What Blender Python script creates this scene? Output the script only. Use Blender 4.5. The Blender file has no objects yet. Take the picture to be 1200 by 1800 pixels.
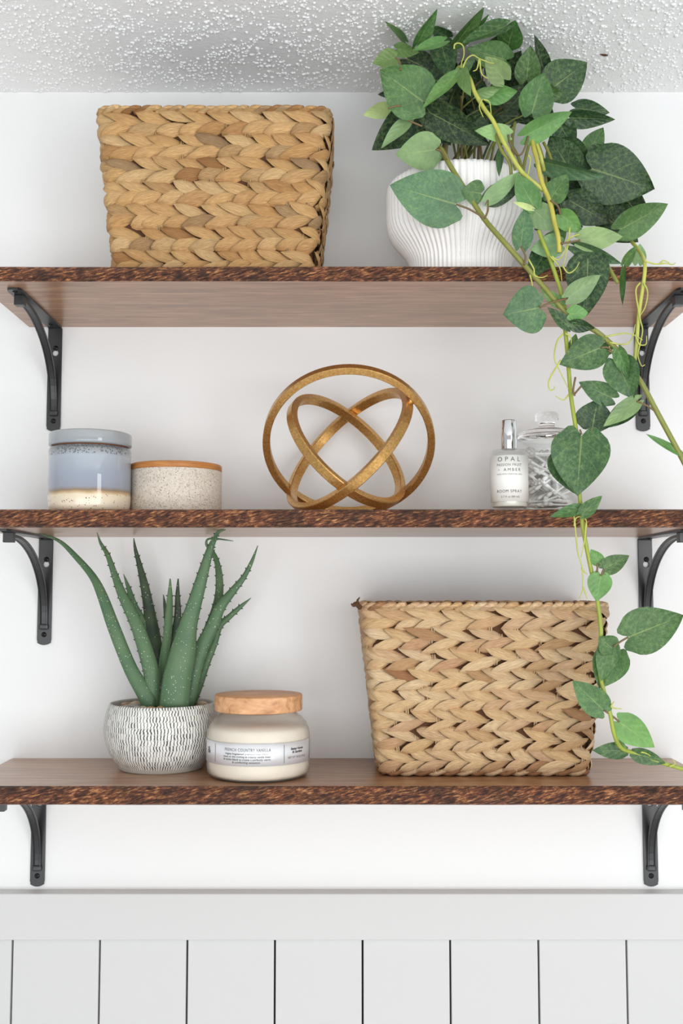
import bpy, math, random
import numpy as np
from mathutils import Vector, Matrix

random.seed(7); np.random.seed(7)
R = math.radians
SC = bpy.context.scene
COL = SC.collection

# ---------------------------------------------------------------- camera
FPX, DCAM, PITCH = 1826.0, 1.27, math.atan(140 / 1826.0)
cam_d = bpy.data.cameras.new('camera'); cam = bpy.data.objects.new('camera', cam_d); COL.objects.link(cam)
cam_d.sensor_fit = 'VERTICAL'; cam_d.sensor_height = 36.0; cam_d.lens = 36.0 * FPX / 1800.0
cam_d.clip_start = 0.02
cam.location = (0, -DCAM, 0); cam.rotation_euler = (math.pi / 2 + PITCH, 0, 0)
SC.camera = cam

# ---------------------------------------------------------------- light
SC.view_settings.view_transform = 'Standard'; SC.view_settings.look = 'None'
SC.view_settings.gamma = 1.0; SC.view_settings.use_curve_mapping = False
SC.view_settings.exposure = 0.05
w = bpy.data.worlds.new('world'); SC.world = w; w.use_nodes = True
w.node_tree.nodes['Background'].inputs[0].default_value = (0.965, 0.985, 1.0, 1)
w.node_tree.nodes['Background'].inputs[1].default_value = 0.56


def area(name, loc, target, sx, sy, power, col=(1, 1, 1)):
    d = bpy.data.lights.new(name, 'AREA'); d.shape = 'RECTANGLE'; d.size = sx; d.size_y = sy
    d.energy = power; d.color = col
    o = bpy.data.objects.new(name, d); COL.objects.link(o); o.location = loc
    o.rotation_euler = (Vector(target) - Vector(loc)).to_track_quat('-Z', 'Y').to_euler()
    return o


area('window_and_fill_light', (0.1, -2.6, -0.45), (0, 0, 0.14), 3.0, 1.1, 36, (0.962, 0.982, 1.0))  # broad low fill added in front to lift wall and ceiling, not a window
area('window_and_fill_light', (1.35, -2.1, -0.1), (0, 0, 0.05), 0.5, 1.3, 10, (1.0, 0.995, 0.985))  # the window at the front right
SC.cycles.max_bounces = 16; SC.cycles.transparent_max_bounces = 48; SC.cycles.transmission_bounces = 16; SC.cycles.diffuse_bounces = 8

# ---------------------------------------------------------------- helpers
SN, CS = math.sin(PITCH), math.cos(PITCH)


def P(x, y, Y):
    """point of the world at depth Y seen at pixel (x, y) of the 1200x1800 photograph"""
    u, v = x - 600.0, y - 900.0
    dy = FPX * CS + v * SN
    dz = FPX * SN - v * CS
    t = (Y + DCAM) / dy
    return Vector((u * t, Y, dz * t))


def pxm(y, Y):
    """pixels per metre at depth Y and image row y"""
    return (FPX * CS + (y - 900) * SN) / (Y + DCAM)


ZC = 0.630                                    # ceiling
TOP_U, MID_U, BOT_T = 0.328, 0.0666, -0.2000  # shelf undersides / bottom shelf's top
TOP_T, MID_T, BOT_U = 0.3440, 0.0855, -0.2190


def Pc(x, y, Y, zmax=None):
    p = P(x, y, Y)
    zmax = ZC - 0.006 if zmax is None else zmax
    if p.z > zmax:
        p = P(x, y, Y); s = zmax / p.z
        D = (Y + DCAM) * s
        p = P(x, y, D - DCAM)
    return p


def lin(c):
    return tuple(((v / 255) / 12.92 if v / 255 <= 0.04045 else ((v / 255 + 0.055) / 1.055) ** 2.4) for v in c) + (1.0,)


def tag(o, label, cat, group=None):
    o['label'] = label; o['category'] = cat
    if group: o['group'] = group
    return o


def empty(name, loc, label, cat, group=None):
    o = bpy.data.objects.new(name, None); COL.objects.link(o)
    o.location = loc; o.empty_display_size = 0.02
    return tag(o, label, cat, group)


def mesh(name, verts, faces, smooth=True, uv=None, mats=None, fmat=None):
    me = bpy.data.meshes.new(name)
    me.from_pydata([tuple(v) for v in verts], [], faces)
    if smooth: me.polygons.foreach_set('use_smooth', [True] * len(me.polygons))
    if uv is not None:
        ul = me.uv_layers.new(name='UVMap')
        idx = np.zeros(len(me.loops), dtype=np.int32); me.loops.foreach_get('vertex_index', idx)
        ul.data.foreach_set('uv', np.asarray(uv, dtype=np.float32)[idx].ravel())
    for m in (mats or []): me.materials.append(m)
    if fmat is not None: me.polygons.foreach_set('material_index', fmat)
    me.update()
    return me


def obj(name, me, parent=None, loc=(0, 0, 0)):
    o = bpy.data.objects.new(name, me); COL.objects.link(o); o.location = loc
    if parent: o.parent = parent
    return o


def mk(name, verts, faces, mat, parent=None, base=None, smooth=True, uv=None, fmat=None):
    """mesh object; verts in world space, shifted by the root's place when it has a parent"""
    b = Vector(base) if base is not None else Vector((0, 0, 0))
    mats = mat if isinstance(mat, list) else [mat]
    return obj(name, mesh(name, [Vector(v) - b for v in verts], faces, smooth, uv, mats, fmat), parent)


def struct(o):
    o['kind'] = 'structure'; return o


def stuff(o):
    o['kind'] = 'stuff'; return o


def box(x0, x1, y0, y1, z0, z1, bev=0.0):
    if bev <= 0:
        v = [(x, y, z) for x in (x0, x1) for y in (y0, y1) for z in (z0, z1)]
        return v, [(0, 1, 3, 2), (4, 6, 7, 5), (0, 4, 5, 1), (2, 3, 7, 6), (0, 2, 6, 4), (1, 5, 7, 3)]
    import bmesh
    bm = bmesh.new(); bmesh.ops.create_cube(bm, size=1.0)
    for vv in bm.verts:
        vv.co = Vector(((x0 + x1) / 2 + vv.co.x * (x1 - x0), (y0 + y1) / 2 + vv.co.y * (y1 - y0), (z0 + z1) / 2 + vv.co.z * (z1 - z0)))
    bmesh.ops.bevel(bm, geom=bm.edges[:], offset=bev, segments=2, affect='EDGES', profile=0.5)
    bm.verts.ensure_lookup_table()
    v = [tuple(a.co) for a in bm.verts]; f = [[a.index for a in q.verts] for q in bm.faces]
    bm.free(); return v, f


class MB:
    def __init__(s): s.v = []; s.f = []; s.uv = []
    def add(s, v, f, uv=None):
        n = len(s.v); s.v += [tuple(a) for a in v]; s.f += [tuple(i + n for i in q) for q in f]
        s.uv += list(uv) if uv is not None else [(0, 0)] * len(v)
        return s


def lathe(prof, seg=64, c=(0, 0, 0), ribs=0, amp=None, close=False):
    """profile of (r, z); amp(i) gives rib depth at profile point i"""
    v = []; f = []; uv = []; n = len(prof)
    L = [0.0]
    for i in range(1, n): L.append(L[-1] + math.hypot(prof[i][0] - prof[i - 1][0], prof[i][1] - prof[i - 1][1]))
    for j in range(seg):
        a = 2 * math.pi * j / seg
        for i, (r, z) in enumerate(prof):
            rr = r
            if ribs and amp and amp(i):
                rr = r + amp(i) * (math.sqrt(0.5 + 0.5 * math.cos(ribs * a)) * 2 - 1)
            v.append((c[0] + rr * math.cos(a), c[1] + rr * math.sin(a), c[2] + z)); uv.append((j / seg, L[i] / (L[-1] or 1)))
    for j in range(seg):
        k = (j + 1) % seg
        for i in range(n - 1): f.append((j * n + i, k * n + i, k * n + i + 1, j * n + i + 1))
    if prof[0][0] > 1e-6: f.append(tuple(j * n for j in range(seg))[::-1])
    if prof[-1][0] > 1e-6 and close: f.append(tuple(j * n + n - 1 for j in range(seg)))
    return v, f, uv


def catmull(pts, sub=4):
    pts = [np.array(p, float) for p in pts]; out = []
    for i in range(len(pts) - 1):
        p0 = pts[max(i - 1, 0)]; p1 = pts[i]; p2 = pts[i + 1]; p3 = pts[min(i + 2, len(pts) - 1)]
        for k in range(sub):
            t = k / sub
            out.append(0.5 * ((2 * p1) + (-p0 + p2) * t + (2 * p0 - 5 * p1 + 4 * p2 - p3) * t * t + (-p0 + 3 * p1 - 3 * p2 + p3) * t ** 3))
    out.append(pts[-1]); return out


def tube(pts, rad, seg=7, sub=4):
    """smooth tube; rad number or list per control point"""
    if not hasattr(rad, '__len__'): rad = [rad] * len(pts)
    q = catmull([tuple(p) + (r,) for p, r in zip(pts, rad)], sub)
    v = []; f = []; n = len(q); up = Vector((0.13, -0.9, 0.3))
    for i in range(n):
        t = Vector(q[min(i + 1, n - 1)][:3]) - Vector(q[max(i - 1, 0)][:3])
        t.normalize(); a = t.cross(up)
        if a.length < 1e-4: a = t.cross(Vector((1, 0, 0)))
        a.normalize(); b = t.cross(a); r = max(q[i][3], 1e-5)
        for k in range(seg):
            an = 2 * math.pi * k / seg
            v.append(tuple(Vector(q[i][:3]) + a * (r * math.cos(an)) + b * (r * math.sin(an))))
    for i in range(n - 1):
        for k in range(seg):
            m = (k + 1) % seg; f.append((i * seg + k, i * seg + m, (i + 1) * seg + m, (i + 1) * seg + k))
    f.append(tuple(range(seg))[::-1]); f.append(tuple((n - 1) * seg + k for k in range(seg)))
    return v, f


# ---------------------------------------------------------------- materials
class NT:
    def __init__(s, name):
        s.m = bpy.data.materials.new(name); s.m.use_nodes = True; s.t = s.m.node_tree
        s.b = s.t.nodes['Principled BSDF']; s.out = s.t.nodes['Material Output']
    def n(s, typ, **kw):
        d = s.t.nodes.new(typ)
        for k, val in kw.items():
            if k.startswith('i_'):
                key = k[2:]; key = int(key) if key.isdigit() else key.replace('_', ' ')
                s.set(d.inputs[key], val)
            else: setattr(d, k, val)
        return d
    def set(s, sock, val):
        if hasattr(val, 'is_linked') or isinstance(val, bpy.types.NodeSocket): s.t.links.new(val, sock)
        else: sock.default_value = val
    def p(s, **kw):
        for k, val in kw.items(): s.set(s.b.inputs[k.replace('_', ' ')], val)
        return s
    def ramp(s, fac, stops, interp='LINEAR'):
        d = s.n('ShaderNodeValToRGB'); d.color_ramp.interpolation = interp; e = d.color_ramp.elements
        while len(e) < len(stops): e.new(0.5)
        for el, (pos, c) in zip(e, stops):
            el.position = pos; el.color = c if len(c) == 4 else lin(c)
        s.t.links.new(fac, d.inputs[0]); return d.outputs[0]
    def coord(s, out='Object', scale=(1, 1, 1), rot=(0, 0, 0)):
        c = s.n('ShaderNodeTexCoord'); m = s.n('ShaderNodeMapping'); s.t.links.new(c.outputs[out], m.inputs[0])
        m.inputs['Scale'].default_value = scale; m.inputs['Rotation'].default_value = rot
        return m.outputs[0]
    def noise(s, vec, scale, detail=4, rough=0.55, dist=0.0):
        d = s.n('ShaderNodeTexNoise'); s.t.links.new(vec, d.inputs['Vector']); d.inputs['Scale'].default_value = scale
        d.inputs['Detail'].default_value = detail; d.inputs['Roughness'].default_value = rough; d.inputs['Distortion'].default_value = dist
        return d.outputs[0]
    def vor(s, vec, scale, feature='F1', out='Distance'):
        d = s.n('ShaderNodeTexVoronoi', feature=feature); s.t.links.new(vec, d.inputs['Vector']); d.inputs['Scale'].default_value = scale
        return d.outputs[out]
    def math(s, op, a, b=None, c=None):
        d = s.n('ShaderNodeMath', operation=op)
        for i, x in enumerate((a, b, c)):
            if x is not None: s.set(d.inputs[i], x)
        return d.outputs[0]
    def mix(s, fac, a, b, blend='MIX'):
        d = s.n('ShaderNodeMix', data_type='RGBA', blend_type=blend)
        s.set(d.inputs[0], fac); s.set(d.inputs[6], a); s.set(d.inputs[7], b); return d.outputs[2]
    def bump(s, h, strength=0.4, dist=0.001):
        d = s.n('ShaderNodeBump'); s.t.links.new(h, d.inputs['Height'])
        d.inputs['Strength'].default_value = strength; d.inputs['Distance'].default_value = dist
        s.t.links.new(d.outputs[0], s.b.inputs['Normal']); return s


M = {}
def simple(name, c, rough=0.5, metal=0.0, **kw):
    t = NT(name); t.p(Base_Color=lin(c), Roughness=rough, Metallic=metal, **kw); M[name] = t.m; return t.m


# wall paint: smooth off white with roller stipple
t = NT('wall_paint'); v = t.coord(); t.p(Base_Color=lin((236, 237, 237)), Roughness=0.6)
t.bump(t.noise(v, 260, 3), 0.10, 0.001); M['wall'] = t.m
t = NT('trim_paint'); v = t.coord(); t.p(Base_Color=lin((205, 205, 204)), Roughness=0.42)
t.bump(t.noise(v, 120, 2), 0.05, 0.001); M['trim'] = t.m
t = NT('ceiling_paint'); v = t.coord(); t.p(Base_Color=lin((243, 244, 244)), Roughness=0.85)
t.bump(t.noise(v, 320, 4), 0.5, 0.002); M['ceiling'] = t.m
simple('joint_shade', (40, 38, 36), 0.9)  # near black, paints the shade deep in the plank joints
simple('floor_wood', (226, 224, 222), 0.5)

# planed walnut faces of the shelves
t = NT('walnut_planed'); v = t.coord(scale=(1.0, 12.0, 12.0))
g1 = t.noise(v, 11, 9, 0.68, 0.7); v2 = t.coord(scale=(1.6, 60, 60)); g2 = t.noise(v2, 12, 3, 0.6)
c = t.ramp(g1, [(0.28, (118, 78, 52)), (0.44, (158, 114, 80)), (0.56, (180, 136, 100)), (0.72, (206, 164, 124))])
c = t.mix(t.math('MULTIPLY', t.ramp(g2, [(0.42, (0, 0, 0)), (0.66, (255, 255, 255))]), 0.55), c, lin((118, 82, 60)))
t.p(Base_Color=c, Roughness=0.30, Specular_IOR_Level=0.5, Coat_Weight=0.25, Coat_Roughness=0.22); t.bump(g2, 0.15, 0.0006); M['walnut'] = t.m

# burnt, rough live edge
t = NT('walnut_live_edge'); v0 = t.coord(rot=(0, R(15), 0)); m2 = t.n('ShaderNodeMapping'); t.t.links.new(v0, m2.inputs[0]); m2.inputs['Scale'].default_value = (0.30, 0.8, 1.5)
g1 = t.noise(m2.outputs[0], 400, 6, 0.66, 0.35); g2 = t.noise(t.coord(scale=(1, 1, 1.6)), 26, 5, 0.65)
c = t.ramp(g1, [(0.32, (34, 22, 20)), (0.45, (84, 48, 34)), (0.55, (144, 86, 54)), (0.67, (226, 168, 112))])
c = t.mix(t.ramp(g2, [(0.46, (0, 0, 0)), (0.60, (255, 255, 255))]), c, t.mix(0.68, c, lin((38, 28, 24))))
t.p(Base_Color=c, Roughness=0.55); t.bump(g1, 0.9, 0.004); M['live_edge'] = t.m

# black bracket metal
t = NT('black_metal'); v = t.coord(); t.p(Base_Color=lin((34, 35, 37)), Roughness=0.36, Metallic=0.0, Specular_IOR_Level=0.65)
t.bump(t.noise(v, 900, 2), 0.1, 0.0004); M['black'] = t.m
simple('dark_screw', (30, 30, 31), 0.25, 0.6)

# brushed gold
t = NT('antique_gold'); v = t.coord(scale=(1, 1, 1)); g = t.noise(v, 420, 4, 0.7)
t.p(Base_Color=t.ramp(g, [(0.3, (176, 130, 70)), (0.55, (208, 164, 100)), (0.75, (226, 190, 132))]), Metallic=0.85,
    Roughness=0.31); t.bump(g, 0.12, 0.0004); M['gold'] = t.m

# water hyacinth strands
def hyacinth(name, cols):
    t = NT(name); oi = t.n('ShaderNodeObjectInfo')
    geo = t.n('ShaderNodeNewGeometry')
    rnd = t.math('FRACT', t.math('ADD', oi.outputs['Random'], t.math('MULTIPLY', geo.outputs['Random Per Island'], 7.31)))
    base = t.ramp(rnd, [(i / (len(cols) - 1) if i else 0, c) for i, c in enumerate(cols)])
    uv = t.coord('UV', (0.9, 9.0, 1)); g = t.noise(uv, 3.2, 5, 0.65, 0.35)
    off = t.n('ShaderNodeVectorMath', operation='ADD'); t.t.links.new(uv, off.inputs[0])
    cb = t.n('ShaderNodeCombineXYZ'); t.t.links.new(t.math('MULTIPLY', rnd, 37.0), cb.inputs[0]); t.t.links.new(t.math('MULTIPLY', rnd, 91.0), cb.inputs[1])
    t.t.links.new(cb.outputs[0], off.inputs[1])
    g = t.noise(off.outputs[0], 3.0, 6, 0.62, 0.4)
    c = t.mix(t.ramp(g, [(0.40, (255, 255, 255)), (0.60, (0, 0, 0))]), base, t.mix(0.45, base, lin((126, 78, 40))))
    c = t.mix(t.ramp(g, [(0.60, (0, 0, 0)), (0.78, (255, 255, 255))]), c, t.mix(0.45, c, lin((248, 224, 176))))
    t.p(Base_Color=c, Roughness=0.55, Specular_IOR_Level=0.35); t.bump(g, 0.8, 0.0022); return t.m


M['strand_a'] = hyacinth('hyacinth_golden', [(140, 92, 54), (218, 170, 110), (232, 188, 128), (238, 198, 140), (224, 180, 120), (240, 204, 150), (204, 166, 116), (234, 190, 130), (220, 174, 116), (172, 142, 106), (238, 200, 144), (230, 184, 122)])
M['strand_b'] = hyacinth('hyacinth_straw', [(168, 118, 82), (236, 198, 148), (242, 208, 160), (246, 216, 172), (238, 202, 154), (248, 220, 178), (228, 188, 148), (244, 210, 162), (236, 198, 146), (216, 172, 134), (246, 218, 174), (240, 206, 158)])
simple('basket_core', (84, 54, 30), 0.9)

# leaves: colour per object, veins and mottling from UV
def leafmat(name, vein, mott=1.0, rough=0.36):
    t = NT(name); oi = t.n('ShaderNodeObjectInfo'); tc = t.n('ShaderNodeTexCoord')
    sep = t.n('ShaderNodeSeparateXYZ'); t.t.links.new(tc.outputs['UV'], sep.inputs[0])
    u = t.math('ABSOLUTE', t.math('SUBTRACT', sep.outputs[0], 0.5)); vv = sep.outputs[1]
    mid = t.math('LESS_THAN', u, t.math('MULTIPLY', t.math('SUBTRACT', 1.05, vv), 0.018))
    ph = t.math('FRACT', t.math('MULTIPLY', t.math('SUBTRACT', vv, t.math('MULTIPLY', u, 0.75)), 5.0))
    side = t.math('MULTIPLY', t.math('LESS_THAN', t.math('ABSOLUTE', t.math('SUBTRACT', ph, 0.5)), 0.035), 0.32)
    n1 = t.noise(t.coord('Object'), 260, 5, 0.75); n2 = t.noise(t.coord('Object'), 35, 3)
    col = oi.outputs['Color']
    c = t.mix(t.ramp(n1, [(0.45, (0, 0, 0)), (0.68, (255, 255, 255))]), col, t.mix(0.34 * mott, col, lin((150, 186, 110))))
    c = t.mix(t.ramp(n2, [(0.35, (255, 255, 255)), (0.6, (0, 0, 0))]), c, t.mix(0.30, c, lin((18, 48, 28))))
    geo = t.n('ShaderNodeNewGeometry')
    c = t.mix(geo.outputs['Backfacing'], c, t.mix(0.45, c, lin((160, 186, 128))))
    c = t.mix(t.math('MULTIPLY', t.math('MAXIMUM', mid, side), vein), c, t.mix(0.5, c, lin((168, 186, 110))))
    t.p(Base_Color=c, Roughness=rough, Specular_IOR_Level=0.45)
    wav = t.math('SINE', t.math('MULTIPLY', t.math('SUBTRACT', vv, t.math('MULTIPLY', u, 0.75)), 31.4))
    t.bump(t.math('ADD', t.math('MULTIPLY', wav, 0.16), t.math('ADD', n1, t.math('MULTIPLY', mid, -0.8))), 0.35, 0.002)
    return t.m


M['leaf'] = leafmat('ivy_leaf', 0.7)

t = NT('vine_stem'); oi = t.n('ShaderNodeObjectInfo'); n1 = t.noise(t.coord(scale=(1, 1, .25)), 160, 3)
c = t.mix(t.ramp(n1, [(0.35, (0, 0, 0)), (0.7, (255, 255, 255))]), oi.outputs['Color'], t.mix(0.35, oi.outputs['Color'], lin((110, 120, 40))))
t.p(Base_Color=c, Roughness=0.42); t.bump(n1, 0.4, 0.001); M['stem'] = t.m

# aloe skin with pale flecks
t = NT('aloe_skin'); oi = t.n('ShaderNodeObjectInfo'); v = t.coord()
vo = t.n('ShaderNodeTexVoronoi'); t.t.links.new(v, vo.inputs['Vector']); vo.inputs['Scale'].default_value = 400
sepc = t.n('ShaderNodeSeparateColor'); t.t.links.new(vo.outputs['Color'], sepc.inputs[0])
fl = t.math('MULTIPLY', t.math('LESS_THAN', vo.outputs['Distance'], t.math('ADD', 0.09, t.math('MULTIPLY', sepc.outputs[1], 0.13))), t.math('GREATER_THAN', sepc.outputs[0], 0.50))
n2 = t.noise(v, 40, 4)
c = t.mix(t.ramp(n2, [(0.35, (0, 0, 0)), (0.7, (255, 255, 255))]), oi.outputs['Color'], t.mix(0.22, oi.outputs['Color'], lin((130, 150, 100))))
c = t.mix(t.math('MULTIPLY', fl, 0.8), c, lin((216, 222, 196)))
t.p(Base_Color=c, Roughness=0.5, Specular_IOR_Level=0.4); t.bump(t.noise(v, 500, 2), 0.12, 0.0005); M['aloe'] = t.m
simple('aloe_spine', (60, 84, 60), 0.5)

# ribbed white pot, hatched pot
t = NT('matte_white_ceramic'); v = t.coord(); t.p(Base_Color=lin((247, 246, 244)), Roughness=0.5); t.bump(t.noise(v, 300, 3), 0.08, 0.0005); M['white_ceramic'] = t.m
t = NT('hatched_glaze')
cc = t.n('ShaderNodeTexCoord'); nz = t.n('ShaderNodeTexNoise'); t.t.links.new(cc.outputs['UV'], nz.inputs['Vector']); nz.inputs['Scale'].default_value = 26; nz.inputs['Detail'].default_value = 3
mp = t.n('ShaderNodeMapping'); t.t.links.new(cc.outputs['UV'], mp.inputs[0]); mp.inputs['Scale'].default_value = (112, 23, 1)
sp = t.n('ShaderNodeSeparateXYZ'); t.t.links.new(mp.outputs[0], sp.inputs[0])
nn = t.math('MULTIPLY', t.math('SUBTRACT', nz.outputs[0], 0.5), 1.3)
row = t.math('FLOOR', t.math('ADD', sp.outputs[1], t.math('MULTIPLY', nn, 0.12)))
shift = t.math('MULTIPLY', t.math('SINE', t.math('MULTIPLY', row, 12.9)), 0.8)
uu = t.math('ADD', t.math('ADD', sp.outputs[0], nn), shift)
fu = t.math('ABSOLUTE', t.math('SUBTRACT', t.math('FRACT', uu), 0.5))
cell = t.math('FLOOR', uu)
wn = t.n('ShaderNodeTexWhiteNoise', noise_dimensions='2D'); cx = t.n('ShaderNodeCombineXYZ'); t.t.links.new(cell, cx.inputs[0]); t.t.links.new(row, cx.inputs[1]); t.t.links.new(cx.outputs[0], wn.inputs['Vector'])
gw = t.math('ADD', 0.25, t.math('MULTIPLY', wn.outputs['Value'], 0.17))
groove = t.math('GREATER_THAN', fu, gw)
fv = t.math('ABSOLUTE', t.math('SUBTRACT', t.math('FRACT', sp.outputs[1]), 0.5))
inner = t.math('LESS_THAN', fv, 0.46)
gm = t.math('MULTIPLY', groove, inner)
rowline = t.math('MULTIPLY', t.math('GREATER_THAN', fv, 0.47), 0.35)
msk = t.math('MAXIMUM', gm, rowline)
c = t.mix(msk, lin((232, 231, 225)), lin((84, 86, 87)))
t.p(Base_Color=c, Roughness=0.65)
t.bump(t.math('SUBTRACT', 1.0, msk), 0.5, 0.001); M['hatched'] = t.m
simple('pot_inside', (190, 188, 180), 0.7)
simple('potting_soil', (62, 44, 32), 0.95)

# glazed jar, stoneware jar
t = NT('reactive_glaze'); cc = t.n('ShaderNodeTexCoord'); sp = t.n('ShaderNodeSeparateXYZ'); t.t.links.new(cc.outputs['Object'], sp.inputs[0])
n1 = t.noise(cc.outputs['Object'], 60, 4); zz = t.math('ADD', sp.outputs[2], t.math('MULTIPLY', t.math('SUBTRACT', n1, 0.5), 0.004))
zz = t.math('MULTIPLY', zz, 1 / 0.09)
c = t.ramp(zz, [(0.0, (232, 222, 204)), (0.19, (229, 214, 186)), (0.222, (190, 160, 118)), (0.245, (140, 122, 100)), (0.29, (146, 152, 164)), (0.45, (152, 160, 174)), (0.66, (166, 174, 182)), (0.74, (140, 144, 146)), (0.775, (90, 94, 98)), (0.80, (150, 156, 162)), (1.0, (162, 166, 166))])
vd = t.vor(cc.outputs['Object'], 420); spk = t.math('LESS_THAN', vd, 0.22)
n3 = t.noise(cc.outputs['Object'], 120, 2); low = t.math('LESS_THAN', zz, 0.21)
c = t.mix(t.math('MULTIPLY', t.math('MULTIPLY', spk, low), t.math('GREATER_THAN', n3, 0.5)), c, lin((70, 50, 36)))
hi = t.math('MULTIPLY', t.math('GREATER_THAN', zz, 0.68), t.math('LESS_THAN', zz, 0.80))
c = t.mix(t.math('MULTIPLY', t.math('MULTIPLY', hi, t.math('LESS_THAN', vd, 0.4)), 0.75), c, lin((74, 78, 84)))
t.p(Base_Color=c, Roughness=t.ramp(zz, [(0.2, (130, 130, 130)), (0.25, (36, 36, 36))]), Specular_IOR_Level=0.6, Coat_Weight=0.25, Coat_Roughness=0.05); M['glaze'] = t.m
simple('bare_clay_rim', (120, 72, 44), 0.7)
t = NT('speckled_stoneware'); v = t.coord(); vd = t.vor(v, 620); n3 = t.noise(v, 240, 3); n4 = t.noise(v, 520, 5, 0.7)
c = t.ramp(n4, [(0.3, (186, 172, 156)), (0.5, (212, 202, 188)), (0.7, (230, 223, 212))])
c = t.mix(t.math('MULTIPLY', t.math('LESS_THAN', vd, 0.28), t.math('GREATER_THAN', n3, 0.5)), c, lin((112, 88, 72)))
t.p(Base_Color=c, Roughness=0.6); t.bump(n4, 0.15, 0.0006); M['stoneware'] = t.m

def wood(name, cols, sc=(3, 3, 30), scale=14, rough=0.5):
    t = NT(name); g = t.noise(t.coord(scale=sc), scale, 6, 0.6, 0.5)
    t.p(Base_Color=t.ramp(g, [(0.28 + 0.46 * i / (len(cols) - 1), c) for i, c in enumerate(cols)]), Roughness=rough); t.bump(g, 0.12, 0.0006); return t.m


M['bamboo'] = wood('bamboo_lid_wood', [(158, 98, 46), (186, 122, 62), (200, 138, 78)])
M['acacia'] = wood('acacia_lid_wood', [(168, 116, 80), (206, 152, 108), (224, 172, 126), (234, 190, 146)], (4, 22, 14), 9)

# glass
def thin_glass(name, tint, rough=0.02, ior=1.45):
    t = NT(name); t.t.nodes.remove(t.b)
    tr = t.n('ShaderNodeBsdfTransparent'); tr.inputs[0].default_value = lin(tint)
    gl = t.n('ShaderNodeBsdfGlossy'); gl.inputs['Roughness'].default_value = rough; gl.inputs[0].default_value = (1, 1, 1, 1)
    lw = t.n('ShaderNodeLayerWeight'); lw.inputs[0].default_value = 0.5
    mx = t.n('ShaderNodeMixShader'); t.t.links.new(t.math('ADD', 0.025, t.math('MULTIPLY', t.math('POWER', lw.outputs['Facing'], 4.0), 0.6)), mx.inputs[0]); t.t.links.new(tr.outputs[0], mx.inputs[1]); t.t.links.new(gl.outputs[0], mx.inputs[2])
    t.t.links.new(mx.outputs[0], t.out.inputs[0]); return t.m


M['glass'] = thin_glass('clear_glass', (252, 253, 253))
t = NT('solid_glass'); t.p(Base_Color=(1, 1, 1, 1), Roughness=0.0, Transmission_Weight=1.0, IOR=1.45); M['solid_glass'] = t.m
t = NT('frosted_glass'); t.p(Base_Color=lin((252, 250, 246)), Roughness=0.25, Transmission_Weight=0.92, IOR=1.12, Specular_IOR_Level=0.5); M['frost'] = t.m
t = NT('candle_wax'); t.p(Base_Color=lin((247, 240, 228)), Roughness=0.55, Subsurface_Weight=0.15); t.b.inputs['Subsurface Radius'].default_value = (0.01, 0.008, 0.006); M['wax'] = t.m
simple('chrome_cap', (226, 228, 230), 0.08, 1.0)
simple('silver_label', (238, 239, 242), 0.3, 0.35)
simple('white_label', (240, 239, 234), 0.5)
simple('ink_grey', (84, 86, 84), 0.6)
simple('ink_black', (40, 40, 42), 0.6)
simple('spray_liquid', (236, 234, 224), 0.3)
simple('cotton', (246, 246, 244), 0.85)

# ================================================================= the setting
def wall_part(y0, y1, z0, z1, x0=-1.3, x1=1.3):
    return box(x0, x1, y0, y1, z0, z1)


ZR1 = P(600, 1563, 0).z; Yr = -0.019                  # top of the rail board
ZR0 = P(600, 1653, Yr).z
v, f = wall_part(0.0, 0.1, -1.35, ZC + 0.05)
wall = struct(mk('wall_back', v, f, M['wall'], smooth=False))
v, f = box(-1.3, 1.3, -3.4, 0.1, ZC, ZC + 0.08)
ceil = struct(mk('ceiling', v, f, M['ceiling'], smooth=False))
v, f = box(-1.3, 1.3, -3.4, 0.1, -1.45, -1.35)
struct(mk('floor', v, f, M['floor_wood'], smooth=False))
v, f = box(-1.29, 1.29, -0.0022, 0.0, -1.345, ZR1 - 0.02)
mk('joint_shade_sheet', v, f, M['joint_shade'], wall, smooth=False)  # dark sheet added behind the planks to stand in for shade in the joints
v, f = box(-1.29, 1.29, Yr, 0.0, ZR0, ZR1, 0.0012)
rail = struct(mk('trim_1', v, f, M['trim'], smooth=False))
# vertical planks under the rail, a narrow open joint between each two
Yp = -0.0125
seams = [P(x, 1655, Yp).x for x in (22, 175.5, 329, 483, 637, 791, 946, 1100.5)]
pitch = (seams[-1] - seams[0]) / 7
seams = [seams[0] - 2 * pitch, seams[0] - pitch] + seams + [seams[-1] + pitch, seams[-1] + 2 * pitch]
for a, b in zip(seams[:-1], seams[1:]):
    v, f = box(a + 0.0011, b - 0.0011, Yp + random.uniform(-.0003, .0003), -0.0022, -1.34, ZR0 - 0.0008, 0.0006)
    mk('plank', v, f, M['trim'], wall, smooth=False)
# popcorn texture on the ceiling
ph = (1 + 5 ** .5) / 2
ico = np.array([(-1, ph, 0), (1, ph, 0), (-1, -ph, 0), (1, -ph, 0), (0, -1, ph), (0, 1, ph), (0, -1, -ph), (0, 1, -ph), (ph, 0, -1), (ph, 0, 1), (-ph, 0, -1), (-ph, 0, 1)]) / math.hypot(1, ph)
icof = np.array([(0, 11, 5), (0, 5, 1), (0, 1, 7), (0, 7, 10), (0, 10, 11), (1, 5, 9), (5, 11, 4), (11, 10, 2), (10, 7, 6), (7, 1, 8), (3, 9, 4), (3, 4, 2), (3, 2, 6), (3, 6, 8), (3, 8, 9), (4, 9, 5), (2, 4, 11), (6, 2, 10), (8, 6, 7), (9, 8, 1)])
NP = 19000
px_ = np.random.uniform(-0.58, 0.58, NP); py_ = np.random.uniform(-0.40, -0.002, NP)
clump = np.sin(px_ * 61 + 3 * np.sin(py_ * 47)) + np.sin(py_ * 73 + 2 * np.sin(px_ * 39))
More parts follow.
